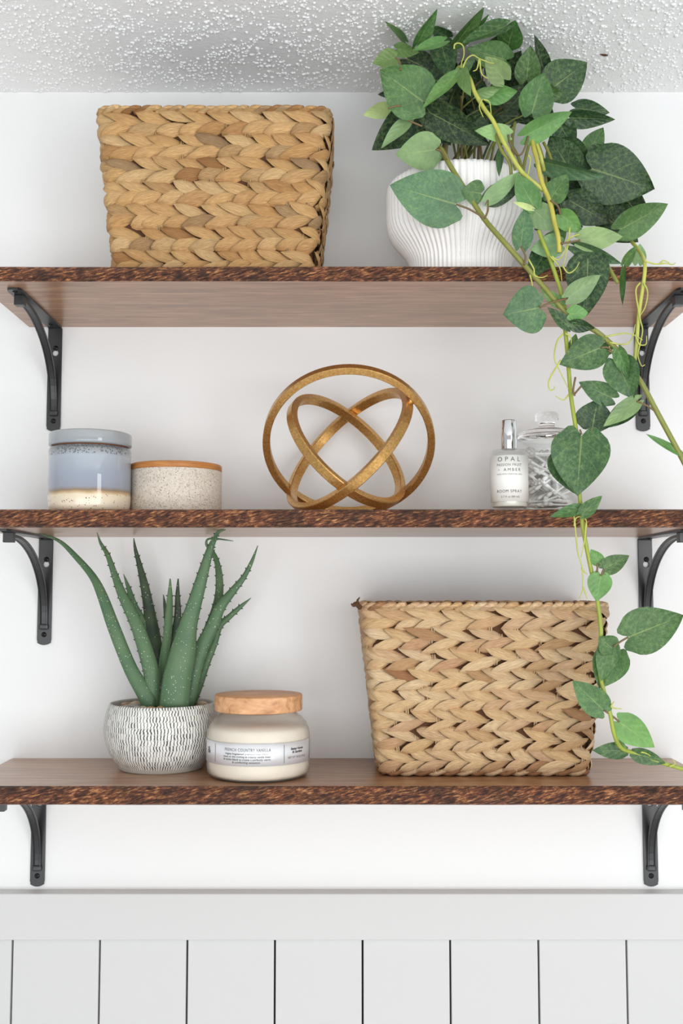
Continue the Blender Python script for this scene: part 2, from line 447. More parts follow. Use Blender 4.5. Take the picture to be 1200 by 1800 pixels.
keep = clump + np.random.normal(0, 1.0, NP) > -0.7
px_, py_ = px_[keep], py_[keep]; NP = len(px_)
sz = np.random.uniform(0.0008, 0.0021, NP) * np.random.uniform(0.7, 1.15, NP)
pts = ico[None] * np.stack([sz * np.random.uniform(.8, 1.5, NP), sz * np.random.uniform(.8, 1.5, NP), sz * 0.95], 1)[:, None, :]
pts = pts * np.random.uniform(0.75, 1.2, (NP, 12, 1)) + np.stack([px_, py_, np.full(NP, ZC - 0.0003)], 1)[:, None, :]
fc = (icof[None] + (np.arange(NP) * 12)[:, None, None]).reshape(-1, 3)
me = mesh('popcorn_texture', pts.reshape(-1, 3).tolist(), fc.tolist(), True, None, [M['ceiling']])
stuff(obj('popcorn_texture', me, ceil))
# a little brown fleck stuck in the ceiling texture
c0 = Pc(1062, 97, -0.1, ZC - 0.004)
v, f = tube([c0 + Vector((-.005, 0, .001)), c0, c0 + Vector((.004, .001, 0.0005))], [0.0006, 0.0014, 0.0008], 6, 3)
tag(mk('wood_chip', v, f, M['basket_core']), 'tiny brown fleck caught in the white popcorn ceiling', 'fleck')

# ================================================================= shelves
def shelf(label, zt, zb, d, x0, x1, seed, rag):
    rs = np.random.RandomState(seed); n = 260
    xs = np.linspace(x0, x1, n)
    def rnd(f0, amp):
        s = np.zeros(n)
        for k in range(5):
            s += amp / (1 + k * .6) * np.sin(xs * f0 * (1.7 ** k) + rs.uniform(0, 7))
        return s
    A = rnd(9, rag); B = rnd(14, rag * .7); C = rnd(22, rag * 0.7); Dn = rs.normal(0, rag * .25, (n, 5))
    v = []; f = []; fm = []
    h = zt - zb
    for i, x in enumerate(xs):
        prof = [(0.0, zt), (-d + 0.003 + A[i] * .5, zt), (-d + A[i] + Dn[i, 0], zt - .0016 + Dn[i, 3] * .5),
                (-d - 0.001 + B[i] + Dn[i, 1], zt - h * .35), (-d - 0.0005 + C[i] + Dn[i, 2], zt - h * .68),
                (-d + A[i] * .6 + B[i] * .5 + Dn[i, 4], zb + .0014), (-d + 0.0025 + B[i] * .5, zb + C[i] * 0.12), (0.0, zb)]
        v += [(x, y, z) for y, z in prof]
    m = 8
    for i in range(n - 1):
        for k in range(m):
            j = (k + 1) % m
            f.append((i * m + k, i * m + j, (i + 1) * m + j, (i + 1) * m + k)); fm.append(1 if 1 <= k <= 5 else 0)
    f.append(tuple(range(m))[::-1]); fm.append(0); f.append(tuple((n - 1) * m + k for k in range(m))); fm.append(0)
    o = mk('wall_shelf', v, f, [M['walnut'], M['live_edge']], None, None, False, None, fm)
    return tag(o, label, 'shelf', 'live edge wall shelves')


shelf('topmost brown wooden shelf with dark live edge, under the ivy pot', TOP_T, TOP_U, 0.193, -0.388, 0.402, 3, 0.0011)
shelf('middle brown wooden shelf with bark edge, carrying the gold ring sculpture', MID_T, MID_U, 0.193, -0.392, 0.40, 5, 0.0007)
shelf('lowest brown wooden shelf with bark edge, under the aloe and candle', BOT_T, BOT_U, 0.182, -0.396, 0.397, 9, 0.0008)

# ================================================================= brackets
def plate2d(name, outline, holes, thick, mat):
    cu = bpy.data.curves.new(name, 'CURVE'); cu.dimensions = '2D'; cu.fill_mode = 'BOTH'; cu.extrude = thick / 2
    cu.bevel_depth = 0.0003
    for pl in [outline] + holes:
        s = cu.splines.new('POLY'); s.points.add(len(pl) - 1); s.use_cyclic_u = True
        for p, (x, y) in zip(s.points, pl): p.co = (x, y, 0, 1)
    o = bpy.data.objects.new(name, cu); COL.objects.link(o)
    bpy.context.view_layer.update()
    me = bpy.data.meshes.new_from_object(o.evaluated_get(bpy.context.evaluated_depsgraph_get()))
    COL.objects.unlink(o); bpy.data.objects.remove(o)
    me.materials.clear(); me.materials.append(mat); me.name = name
    return me


def arc(cx, cy, r, a0, a1, n):
    return [(cx + r * math.cos(R(a0 + (a1 - a0) * i / n)), cy + r * math.sin(R(a0 + (a1 - a0) * i / n))) for i in range(n + 1)]


def dome(c, ax, r, h):
    pr = [(r, 0), (r * .98, h * .3), (r * .8, h * .7), (r * .45, h * .95), (r * .38, h * .95), (r * .3, h * .55), (0, h * .55)]
    v, f, _ = lathe(pr, 14)
    q = Vector((0, 0, 1)).rotation_difference(Vector(ax)).to_matrix()
    return [tuple(q @ Vector(p) + Vector(c)) for p in v], f


def make_bracket():
    root = empty('shelf_bracket', (0, 0, 0), '', '')
    W = 0.0082
    out = arc(-W + .003, -0.128 + .0035, 0.003, 180, 225, 3) + arc(0, -0.118, 0.0128, 232, 308, 8) + arc(W - .003, -0.128 + .0035, .003, 315, 360, 3) + [(W, -0.003), (-W, -0.003)]
    me = plate2d('vertical_plate', out, [arc(0.0008, -0.0335, 0.0041, 0, 330, 11)], 0.0022, M['black'])
    me.transform(Matrix.Rotation(R(90), 4, 'X')); me.transform(Matrix.Translation((0, -0.0018, 0)))
    obj('vertical_plate', me, root)
    # plate under the board, bent into the wall plate by a small radius
    v = []; f = []
    path = [(-0.0012, -0.0075), (-0.0018, -0.004), (-0.0038, -0.0019), (-0.0075, -0.0013)] + [(-0.0075 - .155 * k / 8, -0.0013) for k in range(1, 9)] + [(-0.166, -0.0013), (-0.169, -0.0013)]
    for i, (y, z) in enumerate(path):
        ww = W * (0.88 if i == len(path) - 2 else 0.6 if i == len(path) - 1 else 1)
        nx, nz = (0, 1)
        if i < 3: a = [R(5), R(25), R(65)][i]; nx, nz = math.cos(a), math.sin(a)
        for s, e in ((-1, 1), (1, 1), (1, -1), (-1, -1)):
            v.append((s * ww, y + nx * .0012 * e, z + nz * .0012 * e))
    for i in range(len(path) - 1):
        for k in range(4):
            j = (k + 1) % 4; f.append((i * 4 + k, (i + 1) * 4 + k, (i + 1) * 4 + j, i * 4 + j))
    f += [(0, 1, 2, 3), tuple(len(v) - 4 + k for k in (3, 2, 1, 0))]
    mk('top_plate', v, f, M['black'], root, smooth=False)
    # curved brace, a strap with a raised lip along each side
    pr = [(-.0046, .0016), (-.0034, .0019), (-.0026, .0008), (.0026, .0008), (.0034, .0019), (.0046, .0016), (.0046, -.0016), (-.0046, -.0016)]
    path = [(-0.141, -0.0062, 0)] + [(-0.134 + .1292 * math.sin(R(a)), -0.1 + .0938 * math.cos(R(a)), a) for a in range(0, 91, 5)] + [(-0.0048, -0.106, 90), (-.0046, -0.1095, 90)]
    v = []; f = []; m = len(pr)
    for y, z, a in path:
        ny, nz = -math.sin(R(a)), -math.cos(R(a))          # away from the corner
        for px, pn in pr: v.append((px, y + ny * pn, z + nz * pn))
    for i in range(len(path) - 1):
        for k in range(m):
            j = (k + 1) % m; f.append((i * m + k, i * m + j, (i + 1) * m + j, (i + 1) * m + k))
    f += [tuple(range(m))[::-1], tuple(len(v) - m + k for k in range(m))]
    mk('brace', v, f, M['black'], root, smooth=False)
    v, f = box(-.0054, .0054, -.149, -.139, -.0135, -.0025, .0006); mk('brace_block', v, f, M['black'], root, smooth=False)
    v, f = box(-.0055, .0055, -.0076, -.0028, -.1125, -.1055, .0018); mk('brace_clasp', v, f, M['black'], root, smooth=False)
    for c, ax, r in (((0, -.0029, -.1185), (0, -1, 0), .0032), ((.0012, -.0029, -.0275), (0, -1, 0), .0033), ((0, -.161, -.0025), (0, 0, -1), .0032), ((0, -.022, -.0025), (0, 0, -1), .0032)):
        v, f = dome(c, ax, r, .0016); mk('screw', v, f, M['dark_screw'], root)
    return root


b0 = make_bracket()
spots = [(P(98, 590, 0).x, TOP_U, 'black iron bracket holding the left end of the topmost shelf', ),
         (P(1126, 600, 0).x, TOP_U, 'black iron bracket under the topmost shelf, behind the trailing ivy'),
         (P(81, 1000, 0).x, MID_U, 'black iron bracket under the middle shelf, beside the aloe leaf tips'),
         (P(1133, 1000, 0).x, MID_U, 'black iron bracket holding the right end of the middle shelf'),
         (P(67.5, 1500, 0).x, BOT_U, 'black iron bracket holding the left end of the lowest shelf'),
         (P(1142, 1500, 0).x, BOT_U, 'black iron bracket holding the right end of the lowest shelf')]
kids = list(b0.children)
for i, (x, z, lab) in enumerate(spots):
    if i == 0: r = b0
    else:
        r = b0.copy(); COL.objects.link(r)
        for ch in kids:
            q = ch.copy(); COL.objects.link(q); q.parent = r
    r.location = (x, 0, z); tag(r, lab, 'bracket', 'black shelf brackets')

# ================================================================= baskets
def basket(name, label, cx, yb, z0, h, wb, wt, db, dt, rows, pitch, matk, side, seed, bright):
    rs = random.Random(seed)
    flare = (dt - db) / 2
    cyb = yb + db / 2
    root = empty(name, (cx, cyb, z0), label, 'basket', 'woven storage baskets')
    base = Vector((cx, cyb, z0))
    rc = 0.012

    def path(u, k):
        """point and outward normal on the rounded rectangle at height fraction k; u in 0..1 from front left, going right"""
        W = wb + (wt - wb) * k; D = db + (dt - db) * k
        # fixed shares of the perimeter so columns follow the taper
        pw, pd = (wb + wt) / 2, (db + dt) / 2; T = 2 * (pw + pd); s = (u % 1.0) * T
        hw, hd = W / 2, D / 2
        if s < pw: p = (-hw + W * s / pw, -hd)
        elif s < pw + pd: p = (hw, -hd + D * (s - pw) / pd)
        elif s < 2 * pw + pd: p = (hw - W * (s - pw - pd) / pw, hd)
        else: p = (-hw, hd - D * (s - 2 * pw - pd) / pd)
        # round the corners
        x, y = p; qx = max(abs(x) - (hw - rc), 0); qy = max(abs(y) - (hd - rc), 0); sx = 1 if x > 0 else -1; sy = 1 if y > 0 else -1
        if qx > 0 and qy > 0:
            l = math.hypot(qx, qy); nx, ny = qx / l, qy / l
            return (sx * (hw - rc + nx * rc), sy * (hd - rc + ny * rc)), (sx * nx, sy * ny)
        if qy > 0 and qy >= rc - 1e-6: 
            return p, (0, sy)
        return p, (sx, 0)

    T = 2 * ((wb + wt) / 2 + (db + dt) / 2)
    fu = ((wb + wt) / 2) / T; su = ((db + dt) / 2) / T
    # inner body
    n = 64; v = []; f = []
    ks = [0, 0.25, 0.5, 0.75, 0.985]
    ring = []
    for k in ks: ring.append((k, -.0002))
    for k in ks[::-1]: ring.append((k, -.004))
    for (k, off) in ring:
        for j in range(n):
            (x, y), (nx, ny) = path(j / n, k); v.append((cx + x + nx * off, cyb + y + ny * off, z0 + .002 + k * h))
    for i in range(len(ring) - 1):
        for j in range(n):
            q = (j + 1) % n; f.append((i * n + j, i * n + q, (i + 1) * n + q, (i + 1) * n + j))
    f.append(tuple(range(n))[::-1]); f.append(tuple((len(ring) - 1) * n + j for j in range(n)))
    mk('inner_wall', v, f, M['basket_core'], root, base)

    z_lo, z_hi = (0.006, h - 0.007)
    rh = (z_hi - z_lo) / rows

    def lobe(u0, hz, L, Wd, ang, thick, skew):
        sg = 1 if ang > 0 else -1          # the edge towards the strand before it lies on top
        """one plump flattened strand lobe, laid on the basket wall"""
        NA, NB = 9, 5; v = []; f = []; uv = []
        uo, vo = rs.uniform(0, 9), rs.uniform(0, 9)
        ca, sa = math.cos(ang), math.sin(ang); bend = rs.uniform(-.0012, .0012)
        for i in range(NA + 1):
            t = i / NA
            prof = math.sin(math.pi * min(max(t ** skew, 0.015), .985)) ** 0.74
            for j in range(NB + 1):
                s = -1 + 2 * j / NB
                a = (t - .5) * L; b = s * Wd / 2 * prof + bend * (1 - (2 * t - 1) ** 2)
                c = thick * (0.25 + 0.75 * prof) * math.sqrt(max(1 - (s * .96) ** 2, 0)) + (0.5 - t) * 0.0046 + .0016 + sg * s * .0027 - (0.0026 if s * sg == -1 else 0.0006 if s * sg == 1 else 0)
                uu = u0 + (a * ca - b * sa) / T; zz = hz + a * sa + b * ca
                k = min(max(zz / h, 0.0), 1.0)
                (x, y), (nx, ny) = path(uu, k)
                v.append((cx + x + nx * c, cyb + y + ny * c, z0 + min(max(zz, .001), h - .001))); uv.append((uo + t * 1.6, vo + (s * .5 + .5)))
        m = NB + 1
        for i in range(NA):
            for j in range(NB): f.append((i * m + j, (i + 1) * m + j, (i + 1) * m + j + 1, i * m + j + 1))
        return v, f, uv

    rest = MB(); cnt = 0
    cols = int(round(T / pitch))
    lo_s, hi_s = ((-su * 0.6), fu + 0.0) if side < 0 else (0.0, fu + su * 0.6)
    for r in range(rows):
        hz = z_hi - (r + 0.5) * rh; sgn = -1 if r % 2 == 0 else 1
        ph = (r // 2) * 0.37 + rs.uniform(0, .25) + (0.5 if r % 2 else 0)
        step = 1.0 / cols
        j = 0; u = ph * step
        while u < 1 + ph * step - step * 0.4:
            st = step * rs.uniform(0.82, 1.22)
            uu = u + rs.uniform(-.08, .08) * step
            L = st * T * rs.uniform(1.5, 1.75); Wd = rh * rs.uniform(1.12, 1.42)
            args = (uu, hz + rs.uniform(-.0009, .0009), L, Wd, sgn * R(rs.uniform(12, 20)), rs.uniform(.0040, .0056), rs.uniform(.75, 1.05))
            vis_u = ((uu + 0.5) % 1.0) - 0.5 if side < 0 else uu % 1.0
            v, f, uv = lobe(*args)
            if lo_s - .01 < vis_u < hi_s + .01 and cnt < 300:
                mk('woven_strand', v, f, M[matk], root, base, True, uv); cnt += 1
            else: rest.add(v, f, uv)
            u += st
    stuff(mk('rear_weave', rest.v, rest.f, M[matk], root, base, True, rest.uv))
    # wrapped rim
    mb = MB(); nw = int(T / 0.011)
    for i in range(nw):
        u0 = (i + rs.uniform(-.2, .2)) / nw; NA, NB = 5, 8; v = []; f = []; uv = []
        dl = 0.0125 / T * rs.uniform(.9, 1.3); sl = .006 / T; rr = .0056 * rs.uniform(.9, 1.1)
        for a in range(NA + 1):
            tt = a / NA - .5
            for b in range(NB):
                th = 2 * math.pi * b / NB
                uu = u0 + tt * dl + sl * math.sin(th); k = 1.0
                rloc = rr * (1.0 - 0.9 * (2 * tt) ** 4) 
                (x, y), (nx, ny) = path(uu, k); o = .0005 + rloc * math.cos(th)
                v.append((cx + x + nx * o, cyb + y + ny * o, z0 + h - .0045 + rloc * math.sin(th))); uv.append((a * .2 + i, b / NB))
        for a in range(NA):
            for b in range(NB):
                q = (b + 1) % NB; f.append((a * NB + b, a * NB + q, (a + 1) * NB + q, (a + 1) * NB + b))
        mb.add(v, f, uv)
    stuff(mk('wrapped_rim', mb.v, mb.f, M[matk], root, base, True, mb.uv))
    # twisted base rope with upright ties
    mb = MB()
    for st in range(2):
        pts = []
        N = 150
        for i in range(N + 1):
            (x, y), (nx, ny) = path(i / N, 0.0); a = i * 0.9 + st * math.pi
            pts.append((cx + x + nx * (.002 + .0022 * math.cos(a)), cyb + y + ny * (.002 + .0022 * math.cos(a)), z0 + .0047 + .0022 * math.sin(a)))
        v, f = tube(pts, .0026, 6, 1); mb.add(v, f, [(i * .1, i % 6 / 6) for i in range(len(v))])
    stuff(mk('base_rope', mb.v, mb.f, M[matk], root, base, True, mb.uv))
    mb = MB()
    for i in range(30):
        for r in range(-1, rows - 1, 1):
            if r >= 0 and rs.random() < .55: continue
            u0 = (i + .5 + (0 if r < 0 else rs.uniform(-.3, .3))) / 30; hz = .008 if r < 0 else z_lo + rh * (r + 1.0)
            for q in (-1, 1):
                pts = []
                for kk in (-1, 0, 1):
                    zz = max(hz + kk * .0058, .0015); (x, y), (nx, ny) = path(u0 + q * .0011 / T, min(zz / h, 1)); o = .0042 if kk == 0 else .0022
                    pts.append((cx + x + nx * o, cyb + y + ny * o, z0 + zz))
                v, f = tube(pts, .0010, 5, 2); mb.add(v, f, [(i * .1, i % 5 / 5) for i in range(len(v))])
    stuff(mk('upright_ties', mb.v, mb.f, M[matk], root, base, True, mb.uv))
    return root, base


xt = lambda px, py, Y: P(px, py, Y).x
bt, bt_base = basket('storage_basket', 'golden brown woven basket on the topmost shelf, beside the ivy pot',
       xt(375, 330, -.155), -0.143, TOP_T, P(375, 181, -0.168).z - TOP_T, 0.2160, 0.2520, 0.105, 0.139, 14, 0.0255, 'strand_a', 1, 21, 1)
bb, bb_base = basket('storage_basket', 'pale straw woven basket on the lowest shelf, behind the dangling vine',
       xt(854, 1210, -.135), -0.121, BOT_T, P(854, 1059, -0.142).z - BOT_T, 0.2195, 0.2615, 0.099, 0.137, 16, 0.0275, 'strand_b', -1, 33, 1)
# torn strand end sticking out at the corner of the lower basket
c0 = P(633, 1068, -.141)
v, f = tube([c0, P(626, 1062, -.146), P(621, 1064, -.15), P(617, 1061, -.15)], [.003, .003, .002, .0006], 6)
mk('loose_strand_end', v, f, M['basket_core'], bb, bb_base)
v, f = tube([c0, P(628, 1057, -.146), P(632, 1050, -.148)], [.0022, .0015, .0005], 6)
mk('loose_strand_end', v, f, M['basket_core'], bb, bb_base)

# ================================================================= gold rings
def gold_rings():
    Yc = -0.103; sc = pxm(777, Yc)
    root = empty('ring_sculpture', (0, 0, 0), 'antique gold sculpture of three interlocked rings on the middle shelf', 'sculpture')
    rings = [((612.9, 776.6), 151.0 / sc, (0.0, -.78, -.62)), ((610.5, 787.5), 127.5 / sc, (.62, -.51, .60)), ((611.8, 786.5), 141.0 / sc, (-.66, -.44, .61))]
    wd, th = 0.0110, 0.0082
    data = []; zmin = 9
    for (cpx, Ro, n) in rings:
        c = P(cpx[0], cpx[1], Yc); n = Vector(n).normalized(); e1 = n.cross(Vector((0, 0, 1))).normalized(); e2 = n.cross(e1)
        b = .0009; sec = [(0, -wd / 2 + b), (0, wd / 2 - b), (-b, wd / 2), (-th + b, wd / 2), (-th, wd / 2 - b), (-th, -wd / 2 + b), (-th + b, -wd / 2), (-b, -wd / 2)]
        N = 128; v = []; f = []
        for i in range(N):
            a = 2 * math.pi * i / N; d = e1 * math.cos(a) + e2 * math.sin(a)
            for (dr, ax) in sec: v.append(c + d * (Ro + dr) + n * ax)
        for i in range(N):
            j = (i + 1) % N
            for k in range(8):
                m = (k + 1) % 8; f.append((i * 8 + k, j * 8 + k, j * 8 + m, i * 8 + m))
        zmin = min(zmin, min(p.z for p in v)); data.append((v, f))
    dz = MID_T + .0002 - zmin
    root.location = (P(612, 790, Yc).x, Yc, MID_T)
    for v, f in data:
        o = mk('ring', [p + Vector((0, 0, dz)) for p in v], f, M['gold'], root, root.location, False)
    # weld beads where two rings come closest
    cl = []
    for (cpx, Ro, n) in rings:
        c = P(cpx[0], cpx[1], Yc); n = Vector(n).normalized(); e1 = n.cross(Vector((0, 0, 1))).normalized(); e2 = n.cross(e1)
        cl.append(np.array([tuple(c + (e1 * math.cos(2 * math.pi * k / 360) + e2 * math.sin(2 * math.pi * k / 360)) * (Ro - th / 2)) for k in range(360)]))
    for a, b in ((0, 2), (0, 1), (1, 2)):
        dd = np.linalg.norm(cl[a][:, None] - cl[b][None], axis=2)
        for half in (slice(0, 180), slice(180, 360)):
            sub = dd[half]; ii, jj = np.unravel_index(np.argmin(sub), sub.shape)
            if sub[ii, jj] < .012:
                p = (cl[a][half][ii] + cl[b][jj]) / 2
                v, f, _ = lathe([(0.0, -.0052), (.0036, -.0038), (.0050, 0), (.0036, .0038), (0, .0052)], 10, (p[0], p[1], p[2] + dz))
                mk('weld_bead', v, f, M['gold'], root, root.location)


gold_rings()

# ================================================================= jars on the middle shelf
def blue_jar():
    D = -0.135; x = P(158, 830, D).x; r = 71.0 / pxm(830, D)
    root = empty('ceramic_jar', (x, D, MID_T), 'blue grey glazed lidded jar with speckled cream base on the middle shelf', 'jar')
    pr = [(0.001, 0), (r * .86, 0), (r * .95, .002), (r * .99, .007), (r, .014), (r, .067), (r * .985, .0705), (r * .93, .0712), (r * .9, .069), (r * .9, .01), (.001, .008)]
    v, f, uv = lathe(pr, 72); mk('body', v, f, M['glaze'], root)
    pr = [(.001, .0712), (r * .93, .0712), (r * .93, .0728), (.001, .0728)]
    v, f, uv = lathe(pr, 64); o = mk('clay_rim', v, f, M['bare_clay_rim'], root); o['label'] = 'brown unglazed gap ring'
    pr = [(.001, .0726), (r * .97, .0726), (r * 1.005, .0736), (r * 1.01, .0755), (r * 1.01, .0852), (r * .995, .0868), (r * .95, .0875), (.001, .0870)]
    v, f, uv = lathe(pr, 72); mk('lid', v, f, M['glaze'], root)


def stone_jar():
    D = -0.095; x = P(309, 855, D).x; r = 80.2 / pxm(855, D)
    root = empty('stoneware_jar', (x, D, MID_T), 'low speckled beige stoneware canister with orange wooden lid', 'jar')
    pr = [(0.001, 0), (r * .96, 0), (r * .99, .001), (r, .003), (r, .0495), (r * .99, .0502), (r * .93, .0502), (r * .93, .01), (.001, .008)]
    v, f, uv = lathe(pr, 72); mk('body', v, f, M['stoneware'], root)
    pr = [(.001, .0503), (r * .985, .0503), (r * .998, .0508), (r * .998, .0565), (r * .985, .0572), (.001, .0572)]
    v, f, uv = lathe(pr, 72); mk('lid', v, f, M['bamboo'], root)['label'] = 'thin orange brown wooden lid'


blue_jar(); stone_jar()

# ================================================================= text helper
def text_mesh(s, size, spacing=1.0, align='CENTER', sx=1.0, bold=0.0):
    cu = bpy.data.curves.new('lettering', 'FONT'); cu.body = s; cu.size = size; cu.align_x = align; cu.align_y = 'CENTER'
    cu.space_character = spacing; cu.resolution_u = 3; cu.offset = bold
    o = bpy.data.objects.new('lettering', cu); COL.objects.link(o); bpy.context.view_layer.update()
    me = bpy.data.meshes.new_from_object(o.evaluated_get(bpy.context.evaluated_depsgraph_get()))
    COL.objects.unlink(o); bpy.data.objects.remove(o)
    me.materials.clear()
    return me


def wrap_text(s, size, r, face, u, z, mat, parent, spacing=1.0, sx=1.0, bold=0.0, rot=0, fitw=None):
    """lettering bent onto an upright cylinder of radius r; face = heading of its middle, u = metres along the arc"""
    me = text_mesh(s, size, spacing, 'CENTER', sx, bold)
    co = np.zeros(len(me.vertices) * 3, dtype=np.float32); me.vertices.foreach_get('co', co); co = co.reshape(-1, 3)
    if rot: co = np.stack([-co[:, 1], co[:, 0], co[:, 2]], 1)
    if fitw:
        wd = co[:, 0].max() - co[:, 0].min(); co[:, 0] -= (co[:, 0].max() + co[:, 0].min()) / 2; co[:, 0] *= fitw / wd
    a = face + (co[:, 0] * sx + u) / r
    out = np.stack([r * np.cos(a), r * np.sin(a), z + co[:, 1]], 1).astype(np.float32)
    me.vertices.foreach_set('co', out.ravel()); me.update(); me.materials.append(mat); me.name = 'lettering'
    return obj('lettering', me, parent)


def band(r, z0, z1, a0, a1, n=40, th=.0002):
    v = []; f = []; uv = []
    for i in range(n + 1):
        a = a0 + (a1 - a0) * i / n
        for rr, z in ((r, z0), (r, z1), (r - th, z1), (r - th, z0)): v.append((rr * math.cos(a), rr * math.sin(a), z)); uv.append((i / n, z))
    for i in range(n):
        for k in range(4):
            m = (k + 1) % 4; f.append((i * 4 + k, (i + 1) * 4 + k, (i + 1) * 4 + m, i * 4 + m))
    f += [(0, 1, 2, 3), tuple(n * 4 + k for k in (3, 2, 1, 0))]
    return v, f


def facing(x, Y):
    return math.atan2(-DCAM - Y, 0 - x)


# ================================================================= room spray bottle
def spray():
    D = -0.150; x = P(895, 850, D).x; r = 33.0 / pxm(845, D)
    root = empty('spray_bottle', (x, D, MID_T), 'small clear glass room spray bottle with chrome cap on the middle shelf', 'bottle')
    fc = facing(x, D)
    pr = [(.001, 0), (r * .96, 0), (r, .0012), (r, .0635), (r * .97, .0662), (r * .86, .0675), (.0075, .0682), (.0075, .071), (.006, .071), (.006, .0665), (r * .86, .064), (r * .92, .062), (r * .92, .006), (r * .9, .0052), (.001, .0052)]
    v, f, _ = lathe(pr, 56); mk('glass_body', v, f, M['glass'], root)
    v, f, _ = lathe([(.001, .0054), (r * .9, .0054), (r * .915, .0065), (r * .915, .058), (.001, .058)], 48); mk('liquid', v, f, M['spray_liquid'], root)
    v, f, _ = lathe([(.001, .0683), (.0082, .0683), (.0086, .0690), (.0086, .0995), (.0080, .1002), (.001, .1004)], 40)
    mk('cap', v, f, M['chrome_cap'], root)['label'] = 'shiny chrome cap'
    v, f = band(r * 1.004, .0105, .0600, fc - R(84), fc + R(84)); lab = mk('paper_label', v, f, M['white_label'], root); lab['label'] = 'off white printed label'
    rr = r * 1.011; s = pxm(845, D + -.02); top = 802
    def zz(y): return P(895, y, D - r).z - MID_T
    def wpx(n): return n / pxm(845, D - r)
    wrap_text('OPAL', .0068, rr, fc, wpx(-0.5), zz(807), M['ink_grey'], lab, 1.7, fitw=wpx(41))
    wrap_text('PASSION FRUIT', .0040, rr, fc, wpx(0), zz(816.8), M['ink_grey'], lab, 1.2, fitw=wpx(46))
    wrap_text('+', .0034, rr, fc, wpx(-19), zz(825.5), M['ink_grey'], lab)
    wrap_text('AMBER', .0046, rr, fc, wpx(5.5), zz(825.5), M['ink_grey'], lab, 1.4, fitw=wpx(31))
    wrap_text('MADE WITH ESSENTIAL OILS', .0020, rr, fc, wpx(0), zz(833.2), M['ink_grey'], lab, 1.05, fitw=wpx(47))
    wrap_text('ROOM SPRAY', .0044, rr, fc, wpx(0), zz(863.3), M['ink_black'], lab, 1.15, fitw=wpx(46))
    wrap_text('2.7 fl oz (80 ml)', .0028, rr, fc, wpx(1.5), zz(873.0), M['ink_black'], lab, 1.05, fitw=wpx(33))


spray()

# ================================================================= glass jar of cotton swabs
def glass_jar():
    D = -0.078; x = P(962, 830, D).x; r = 52.0 / pxm(830, D)
    root = empty('glass_jar', (x, D, MID_T), 'clear glass apothecary jar with round knob lid, filled with cotton swabs', 'jar')
    pr = [(.001, 0), (r * .95, 0), (r, .0015), (r, .087), (r * .95, .0895), (r * .88, .0895), (r * .9, .087), (r * .93, .084), (r * .93, .006), (r * .88, .0045), (.001, .0045)]
    v, f, _ = lathe(pr, 64); mk('body', v, f, M['glass'], root)
    pr = [(.001, .0898), (r * .99, .0898), (r * 1.02, .0915), (r * 1.02, .0945), (r * .98, .0965), (r * .7, .1005), (.0105, .1035), (.0092, .105), (.0092, .109), (.0105, .1105), (.0132, .112), (.0142, .1155), (.0134, .1195), (.010, .1218), (.001, .1222)]
    v, f, _ = lathe(pr, 56); mk('lid', v, f, M['solid_glass'], root)
    # swabs lie in crossed layers
    rs = random.Random(4)
    v = []; f = []
    L = 0.052; q = [(-L / 2, .0004), (-L / 2 + .001, .0019), (-L / 2 + .005, .0023), (-L / 2 + .009, .0019), (-L / 2 + .011, .00115), (L / 2 - .011, .00115), (L / 2 - .009, .0019), (L / 2 - .005, .0023), (L / 2 - .001, .0019), (L / 2, .0004)]
    vv, ff, _ = lathe([(rr, z) for z, rr in q], 7, close=True)
    me = mesh('cotton_swab', vv, ff, True, None, [M['cotton']])
    for layer in range(15):
        flat = layer < 3 or layer > 13
        heading = rs.uniform(-25, 25) if flat else rs.uniform(-40, 40)
        tilt = 0 if flat else (-1) ** layer * rs.uniform(18, 38)
        z = .0078 + layer * .0045 if flat else .018 + (layer - 2) * .0046
        for k in range(-5, 6):
            off = k * .0052 + rs.uniform(-.0006, .0006); half = math.sqrt(max((r * .88) ** 2 - off ** 2, 0))
            ln = min(1.0, half * 2 * .96 / L)
            if ln < .55: continue
            tt = tilt + rs.uniform(-5, 5) if not flat else 0
            up = math.sin(R(abs(tt))) * L * ln / 2 + .0025
            zz = min(max(z + rs.uniform(-.0006, .0006), .0052 + up), .0875 - up)
            o = obj('cotton_swab', me)
            h = R(heading + rs.uniform(-6, 6))
            o.rotation_euler = (0, R(90 + tt), h); o.scale = (1, 1, ln)
            o.location = (x - math.sin(h) * off, D + math.cos(h) * off, MID_T + zz)
            tag(o, 'white cotton swab in the pile inside the clear glass jar', 'cotton swab', 'cotton swabs in the glass jar')


glass_jar()

